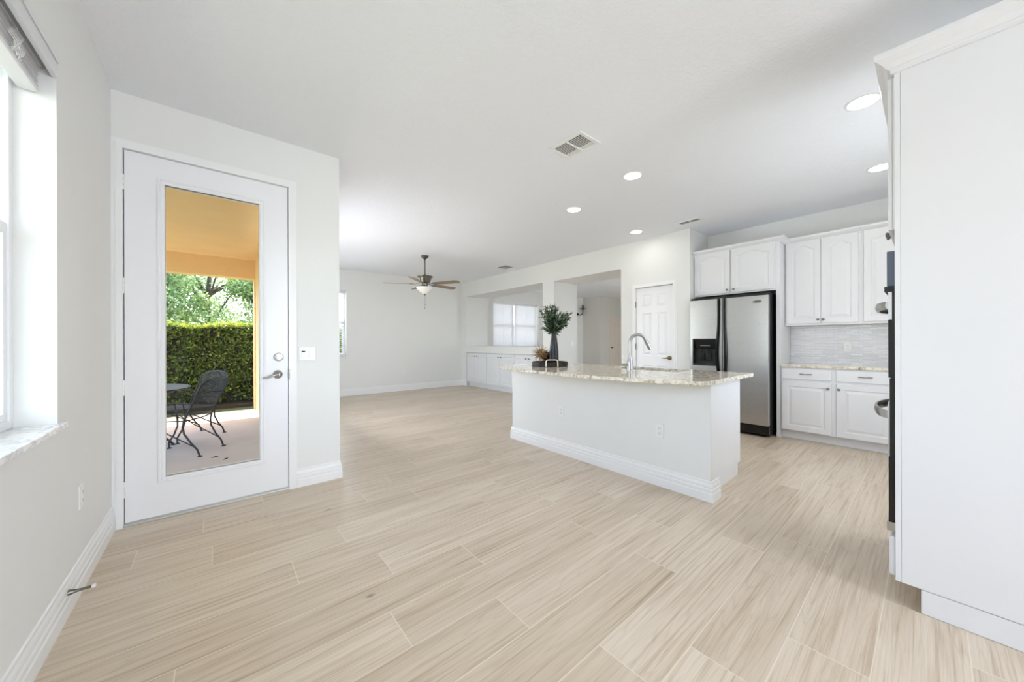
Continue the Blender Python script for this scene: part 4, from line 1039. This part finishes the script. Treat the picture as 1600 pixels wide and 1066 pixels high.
for dx, zb in ((0.006, 1.915), (-0.003, 1.855)):
    q = MB(); q.tube([(fc[0] + dx, fc[1], 2.09), (fc[0] + dx, fc[1], zb)], 0.0013, 5); ch = q.build('pull_chain', 'pewter', cf)
    MB().lathe((fc[0] + dx, fc[1], zb - 0.022), [(0.001, 0), (0.007, 0.004), (0.007, 0.016), (0.002, 0.024)], 10).build('pull_bob', 'pewter', ch)
FR, FF = Vector((0.898, -0.440, 0)), Vector((0.440, 0.898, 0))
for k in range(5):
    a = PI + k * 2 * PI / 5
    d = FR * math.cos(a) + FF * math.sin(a); sd = Vector((-d.y, d.x, 0)); C0 = Vector((fc[0], fc[1], 2.300))
    pitch = math.radians(-11); nrm = (sd * math.cos(pitch) + Vector((0, 0, 1)) * math.sin(pitch))
    up_ = nrm.cross(d) * -1
    prof = []
    for t, w in ((0.20, 0.050), (0.23, 0.056), (0.50, 0.066), (0.66, 0.069), (0.715, 0.060), (0.742, 0.036), (0.75, 0.0)):
        prof.append((t, w))
    out = [(t, w) for t, w in prof] + [(t, -w) for t, w in reversed(prof[:-1])]
    L = [[tuple(C0 + d * t + nrm * w + up_ * h) for t, w in out] for h in (-0.003, 0.003)]
    b = MB().loft(L).build('blade', 'blade', cf)
    q = MB(); L = []
    for t, w, z in ((0.085, 0.012, 0.012), (0.13, 0.010, 0.004), (0.17, 0.022, -0.004), (0.21, 0.036, -0.006), (0.25, 0.030, -0.006), (0.275, 0.010, -0.006)):
        L.append([tuple(C0 + d * t + nrm * (w * s) + Vector((0, 0, z + h))) for s, h in ((-1, -0.003), (1, -0.003), (1, 0.003), (-1, 0.003))])
    q.loft(L).build('blade_iron', 'pewter', b)

# ------------------------------------------------------------------ sconce in the front hall
sc_ = thing('wall_sconce', (10.42, YF, 2.30), 'black iron candle sconce on the hall wall beyond the opening', 'sconce')
y1 = YF - 0.10
q = MB(); q.tube([(10.26, YF - 0.012, 2.20), (10.34, YF - 0.05, 2.19), (10.42, y1, 2.23), (10.44, y1, 2.32), (10.44, y1, 2.40)], 0.016, 8); q.lathe_axis((10.26, YF - 0.001, 2.22), (0, -1, 0), [(0.05, 0), (0.04, 0.02), (0.01, 0.03)], 16); q.build('arm', 'blackmat', sc_, smooth=True)
MB().lathe((10.44, y1, 2.40), [(0.0, 0), (0.03, 0), (0.11, 0.03), (0.10, 0.035), (0.0, 0.02)], 20).build('drip_pan', 'blackmat', sc_, smooth=True)
MB().lathe((10.44, y1, 2.42), [(0.0, 0), (0.028, 0), (0.028, 0.14), (0.0, 0.14)], 14).build('candle_sleeve', 'blackmat', sc_, smooth=True)

# ------------------------------------------------------------------ outside: patio, garden
ZP = -0.06
struct('patio_floor', MB().box(-4.0, 0.575, YD + 0.26, 8.30, ZP - 0.12, ZP), 'concrete', 'tan concrete patio slab outside the glazed door', 'patio')
struct('patio_ceiling', MB().box(-4.0, 0.575, YD + 0.26, 8.46, 2.745, 2.84), 'stucco', 'orange stucco ceiling over the patio', 'ceiling')
struct('patio_beam', MB().box(-4.0, 0.56, 8.20, 8.46, 2.405, 2.745), 'stucco', 'orange stucco beam along the outer edge of the patio', 'beam')
struct('wall_exterior', wall_yz(MB(), 0.560, 0.575, YD + 0.26, 8.20, ZP, 2.745, [SDR]), 'stucco', 'orange stucco house wall on the right of the patio', 'wall')
struct('patio_pier', MB().box(0.540, 0.835, 8.20, 8.465, ZP, 2.405), 'stucco', 'orange stucco pier carrying the right end of the patio beam', 'pier')
gl = MB(); gl.box(-30, -0.76, -12, 30, ZP - 0.25, ZP - 0.13); gl.box(-0.76, 14, 8.3, 30, ZP - 0.25, ZP - 0.03); gl.box(-4, -0.76, 8.3, 30, ZP - 0.13, ZP - 0.03)
struct('lawn', gl, 'lawn', 'strip of lawn between the patio and the hedge', 'lawn')
tag(MB().box(-4, 3, 8.86, 10.1, ZP - 0.029, ZP + 0.03).build('mulch_bed', 'soil'), 'dark mulch bed under the hedge', 'soil', kind='structure')

hg = thing('hedge', (-0.5, 9.5, ZP + 0.03), 'dense clipped green hedge across the lawn outside the patio door', 'hedge')
MB().box(-3.0, 2.4, 9.14, 9.97, ZP + 0.06, 1.515).build('dark_core', 'hedgecore', hg)  # solid dark box in place of the shaded hedge interior
P, D, T = [], [], []
n1 = 24000
x = rng.uniform(-3.0, 2.4, n1); z = rng.uniform(ZP + 0.12, 1.55, n1); y = 9.02 + 0.10 * rng.random(n1) ** 1.0 + 0.05 * np.sin(x * 7 + z * 5) * np.sin(z * 9 + x * 3)
P.append(np.stack([x, y, z], 1)); dd = rng.normal(size=(n1, 3)) * 0.65 + np.array([0, -0.55, -0.15]); D.append(dd); keep = (np.sin(x * 11 + 2 * np.sin(z * 9)) + np.sin(z * 13 + 3 * np.sin(x * 6)) + rng.normal(size=n1) * 0.8) > -1.25
P[-1] = P[-1][keep]; D[-1] = D[-1][keep]; T.append((rng.random(n1) ** 1.3 * 0.97)[keep])
n2 = 16000
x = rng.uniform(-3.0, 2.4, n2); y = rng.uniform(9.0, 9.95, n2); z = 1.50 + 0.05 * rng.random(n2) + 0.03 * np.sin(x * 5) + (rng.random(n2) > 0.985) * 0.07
P.append(np.stack([x, y, z], 1)); dd = rng.normal(size=(n2, 3)) * 0.55 + np.array([0, 0, 0.6]); D.append(dd); T.append(0.75 + rng.random(n2) * 0.25)  # top leaves toned brighter, sunlight put into the colour
P = np.concatenate(P); D = np.concatenate(D); D /= np.linalg.norm(D, axis=1)[:, None]; T = np.concatenate(T)
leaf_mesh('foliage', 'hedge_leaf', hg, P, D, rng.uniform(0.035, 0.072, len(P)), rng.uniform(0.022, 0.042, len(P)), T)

def tree(x, y, h, r, n, label):
    o = thing('tree', (x, y, ZP - 0.05), label, 'tree', 'trees beyond the hedge')
    m = MB(); m.tube([(x, y, ZP - 0.06), (x + 0.1, y, h * 0.25), (x, y + 0.1, h * 0.5), (x + 0.1, y, h * 0.8)], [0.16, 0.13, 0.10, 0.04], 8)
    tips = []
    for k in range(16):
        a = random.uniform(0, 2 * PI); z0 = h * random.uniform(0.25, 0.6); e = Vector((x + r * 0.75 * math.cos(a), y + r * 0.75 * math.sin(a), z0 + random.uniform(0.1, 0.45) * h))
        m.tube([(x, y, z0), ((x + e.x) / 2, (y + e.y) / 2, (z0 + e.z) / 2 + 0.15), tuple(e)], [0.05, 0.03, 0.012], 5); tips.append(e)
    m.build('trunk', 'bark', o, smooth=True)
    cs = [np.array(t) for t in tips] + [np.array([x, y, h]) + rng.normal(size=3) * np.array([r * 0.5, r * 0.5, h * 0.14]) for _ in range(16)] + [np.array([x, y, h * 0.55]) + rng.normal(size=3) * np.array([r * 0.55, r * 0.55, h * 0.2]) for _ in range(22)]
    pp = []
    per = n // len(cs)
    for c in cs:
        v = rng.normal(size=(per, 3)); v /= np.linalg.norm(v, axis=1)[:, None]; pp.append(c + v * (rng.random((per, 1)) ** 0.4) * r * rng.uniform(0.24, 0.42))
    pp = np.concatenate(pp); d = rng.normal(size=pp.shape); d[:, 2] -= 0.3; d /= np.linalg.norm(d, axis=1)[:, None]
    leaf_mesh('crown', 'tree_leaf', o, pp, d, rng.uniform(0.07, 0.13, len(pp)), rng.uniform(0.04, 0.068, len(pp)), rng.random(len(pp)))
    return o
tree(-1.50, 13.4, 3.7, 1.1, 17000, 'pale green leafy tree beyond the hedge, left in the door glass')
tree(1.30, 13.8, 4.0, 1.1, 17000, 'pale green leafy tree beyond the hedge, right in the door glass')
tree(-0.3, 18.0, 5.2, 2.0, 18000, 'taller green tree farthest behind the others beyond the hedge')

# patio furniture
def patio_chair(loc, rz, label):
    o = bpy.data.objects.new('patio_chair', None); COL.objects.link(o); tag(o, label, 'chair', 'wrought iron patio chairs')
    def pb(mb, name, mat='iron', **k):
        q = mb.build(name, mat, **k); q.parent = o; return q
    W2 = 0.23
    # seat rim and mesh
    rim = [(-W2, -0.19, 0.40), (-W2 - 0.01, 0.0, 0.405), (-W2, 0.20, 0.42), (-0.15, 0.255, 0.425), (0, 0.27, 0.42), (0.15, 0.255, 0.425), (W2, 0.20, 0.42), (W2 + 0.01, 0.0, 0.405), (W2, -0.19, 0.40), (0, -0.21, 0.395)]
    pb(MB().tube(rim, 0.008, 8, closed=True), 'seat_rim', smooth=True)
    s = MB(); n = 8
    grid = [[(-W2 + 2 * W2 * i / n, -0.19 + 0.44 * j / n, 0.405 - 0.022 * math.sin(PI * i / n) * math.sin(PI * j / n) + 0.018 * (j / n)) for i in range(n + 1)] for j in range(n + 1)]
    for j in range(n):
        for i in range(n): s.quad(grid[j][i], grid[j][i + 1], grid[j + 1][i + 1], grid[j + 1][i])
    pb(s, 'seat_mesh', 'mesh', smooth=True)
    # back: frame and mesh, reclining
    def bk(u, t):   # u -1..1, t 0..1
        zt = 0.86 - 0.07 * abs(u) ** 2.5
        return (u * (W2 - 0.005 + 0.02 * t), -0.19 - 0.17 * t - 0.04 * (1 - u * u), 0.41 + (zt - 0.41) * t)
    fr = [bk(-1, t / 6) for t in range(7)] + [bk(-1 + 2 * k / 12, 1) for k in range(1, 12)] + [bk(1, 1 - t / 6) for t in range(7)]
    pb(MB().tube(fr, 0.009, 8), 'back_frame', smooth=True)
    s = MB(); n = 10
    for j in range(n):
        for i in range(n):
            q = [bk(-1 + 2 * a / n, 0.06 + 0.94 * b / n) for a, b in ((i, j), (i + 1, j), (i + 1, j + 1), (i, j + 1))]; s.quad(*q)
    pb(s, 'back_mesh', 'mesh', smooth=True)
    for sg in (-1, 1):
        x = sg * W2
        pb(MB().tube([bk(sg, 0.47), (x * 1.10, -0.12, 0.605), (x * 1.14, 0.08, 0.605), (x * 1.13, 0.20, 0.59), (x * 1.08, 0.235, 0.54), (x * 1.02, 0.20, 0.48), (x, 0.19, 0.42)], 0.009, 8), 'arm', smooth=True)
        L = MB().tube([(x, -0.19, 0.42), (x, -0.175, 0.34), (x * 0.97, -0.185, 0.26), (x * 0.92, -0.24, 0.16), (x * 0.90, -0.30, 0.08), (x * 0.90, -0.325, 0.008)], 0.0095, 8)
        L.lathe((x * 0.90, -0.328, 0.0), [(0.0, 0), (0.024, 0), (0.022, 0.008), (0.010, 0.014)], 12); pb(L, 'leg', smooth=True)
        L = MB().tube([(x, 0.19, 0.42), (x, 0.175, 0.34), (x * 0.97, 0.17, 0.26), (x * 0.92, 0.20, 0.16), (x * 0.90, 0.25, 0.07), (x * 0.90, 0.245, 0.008)], 0.0095, 8)
        L.lathe((x * 0.90, 0.245, 0.0), [(0.0, 0), (0.024, 0), (0.022, 0.008), (0.010, 0.014)], 12); pb(L, 'leg', smooth=True)
        pb(MB().tube([(x * 0.91, -0.275, 0.11), (x * 0.95, 0.0, 0.28), (x * 0.97, 0.17, 0.40)], 0.0065, 6), 'brace', smooth=True)
    o.location = loc; o.rotation_euler = (0, 0, rz)
    return o
ch1 = patio_chair((-0.33, 5.55, ZP), math.radians(60.3), 'black wrought iron mesh chair nearest the patio door')
ch2 = duplicate(ch1, (-0.31, 6.36, ZP), 'black wrought iron mesh chair behind the nearest one'); ch2.rotation_euler = (0, 0, math.radians(126.9))
tb = thing('patio_table', (-0.86, 5.90, ZP), 'round black metal patio table beside the wrought iron chairs', 'table')
q = MB(); q.lathe((-0.86, 5.90, ZP), [(0.0, 0.712), (0.60, 0.712), (0.612, 0.718), (0.612, 0.728), (0.60, 0.734), (0.0, 0.734)], 56); q.build('tabletop', 'iron', tb, smooth=True)
q = MB(); q.tube([(-0.86 + 0.50 * math.cos(2 * PI * k / 40), 5.90 + 0.50 * math.sin(2 * PI * k / 40), ZP + 0.655) for k in range(40)], 0.006, 6, closed=True); q.build('apron_ring', 'iron', tb)
for k in range(4):
    a = PI / 4 + k * PI / 2 - 0.5; c, s_ = math.cos(a), math.sin(a)
    q = MB(); q.tube([(-0.86 + c * r, 5.90 + s_ * r, ZP + z) for r, z in ((0.50, 0.71), (0.46, 0.60), (0.30, 0.45), (0.20, 0.30), (0.28, 0.16), (0.40, 0.09), (0.46, 0.01))], 0.012, 8)
    q.lathe((-0.86 + c * 0.46, 5.90 + s_ * 0.46, ZP), [(0, 0), (0.028, 0), (0.024, 0.01), (0.01, 0.016)], 12); q.build('leg', 'iron', tb, smooth=True)
for (x, y, a, lb) in ((-0.02, 5.075, 0.3, 'dry brown leaf on the patio in front of the chair'), (0.070, 4.92, 0.9, 'dry brown leaf on the patio nearest the door glass')):
    q = MB(); c, s_ = math.cos(a), math.sin(a)
    q.loft([[(x - 0.035 * c, y - 0.035 * s_, ZP + 0.001), (x - 0.012 * s_, y + 0.012 * c, ZP + 0.004), (x + 0.035 * c, y + 0.035 * s_, ZP + 0.002), (x + 0.012 * s_, y - 0.012 * c, ZP + 0.001)], [(x - 0.035 * c, y - 0.035 * s_, ZP + 0.003), (x - 0.012 * s_, y + 0.012 * c, ZP + 0.008), (x + 0.035 * c, y + 0.035 * s_, ZP + 0.005), (x + 0.012 * s_, y - 0.012 * c, ZP + 0.003)]])
    tag(q.build('dry_leaf', 'soil'), lb, 'leaf', 'dry leaves on the patio')
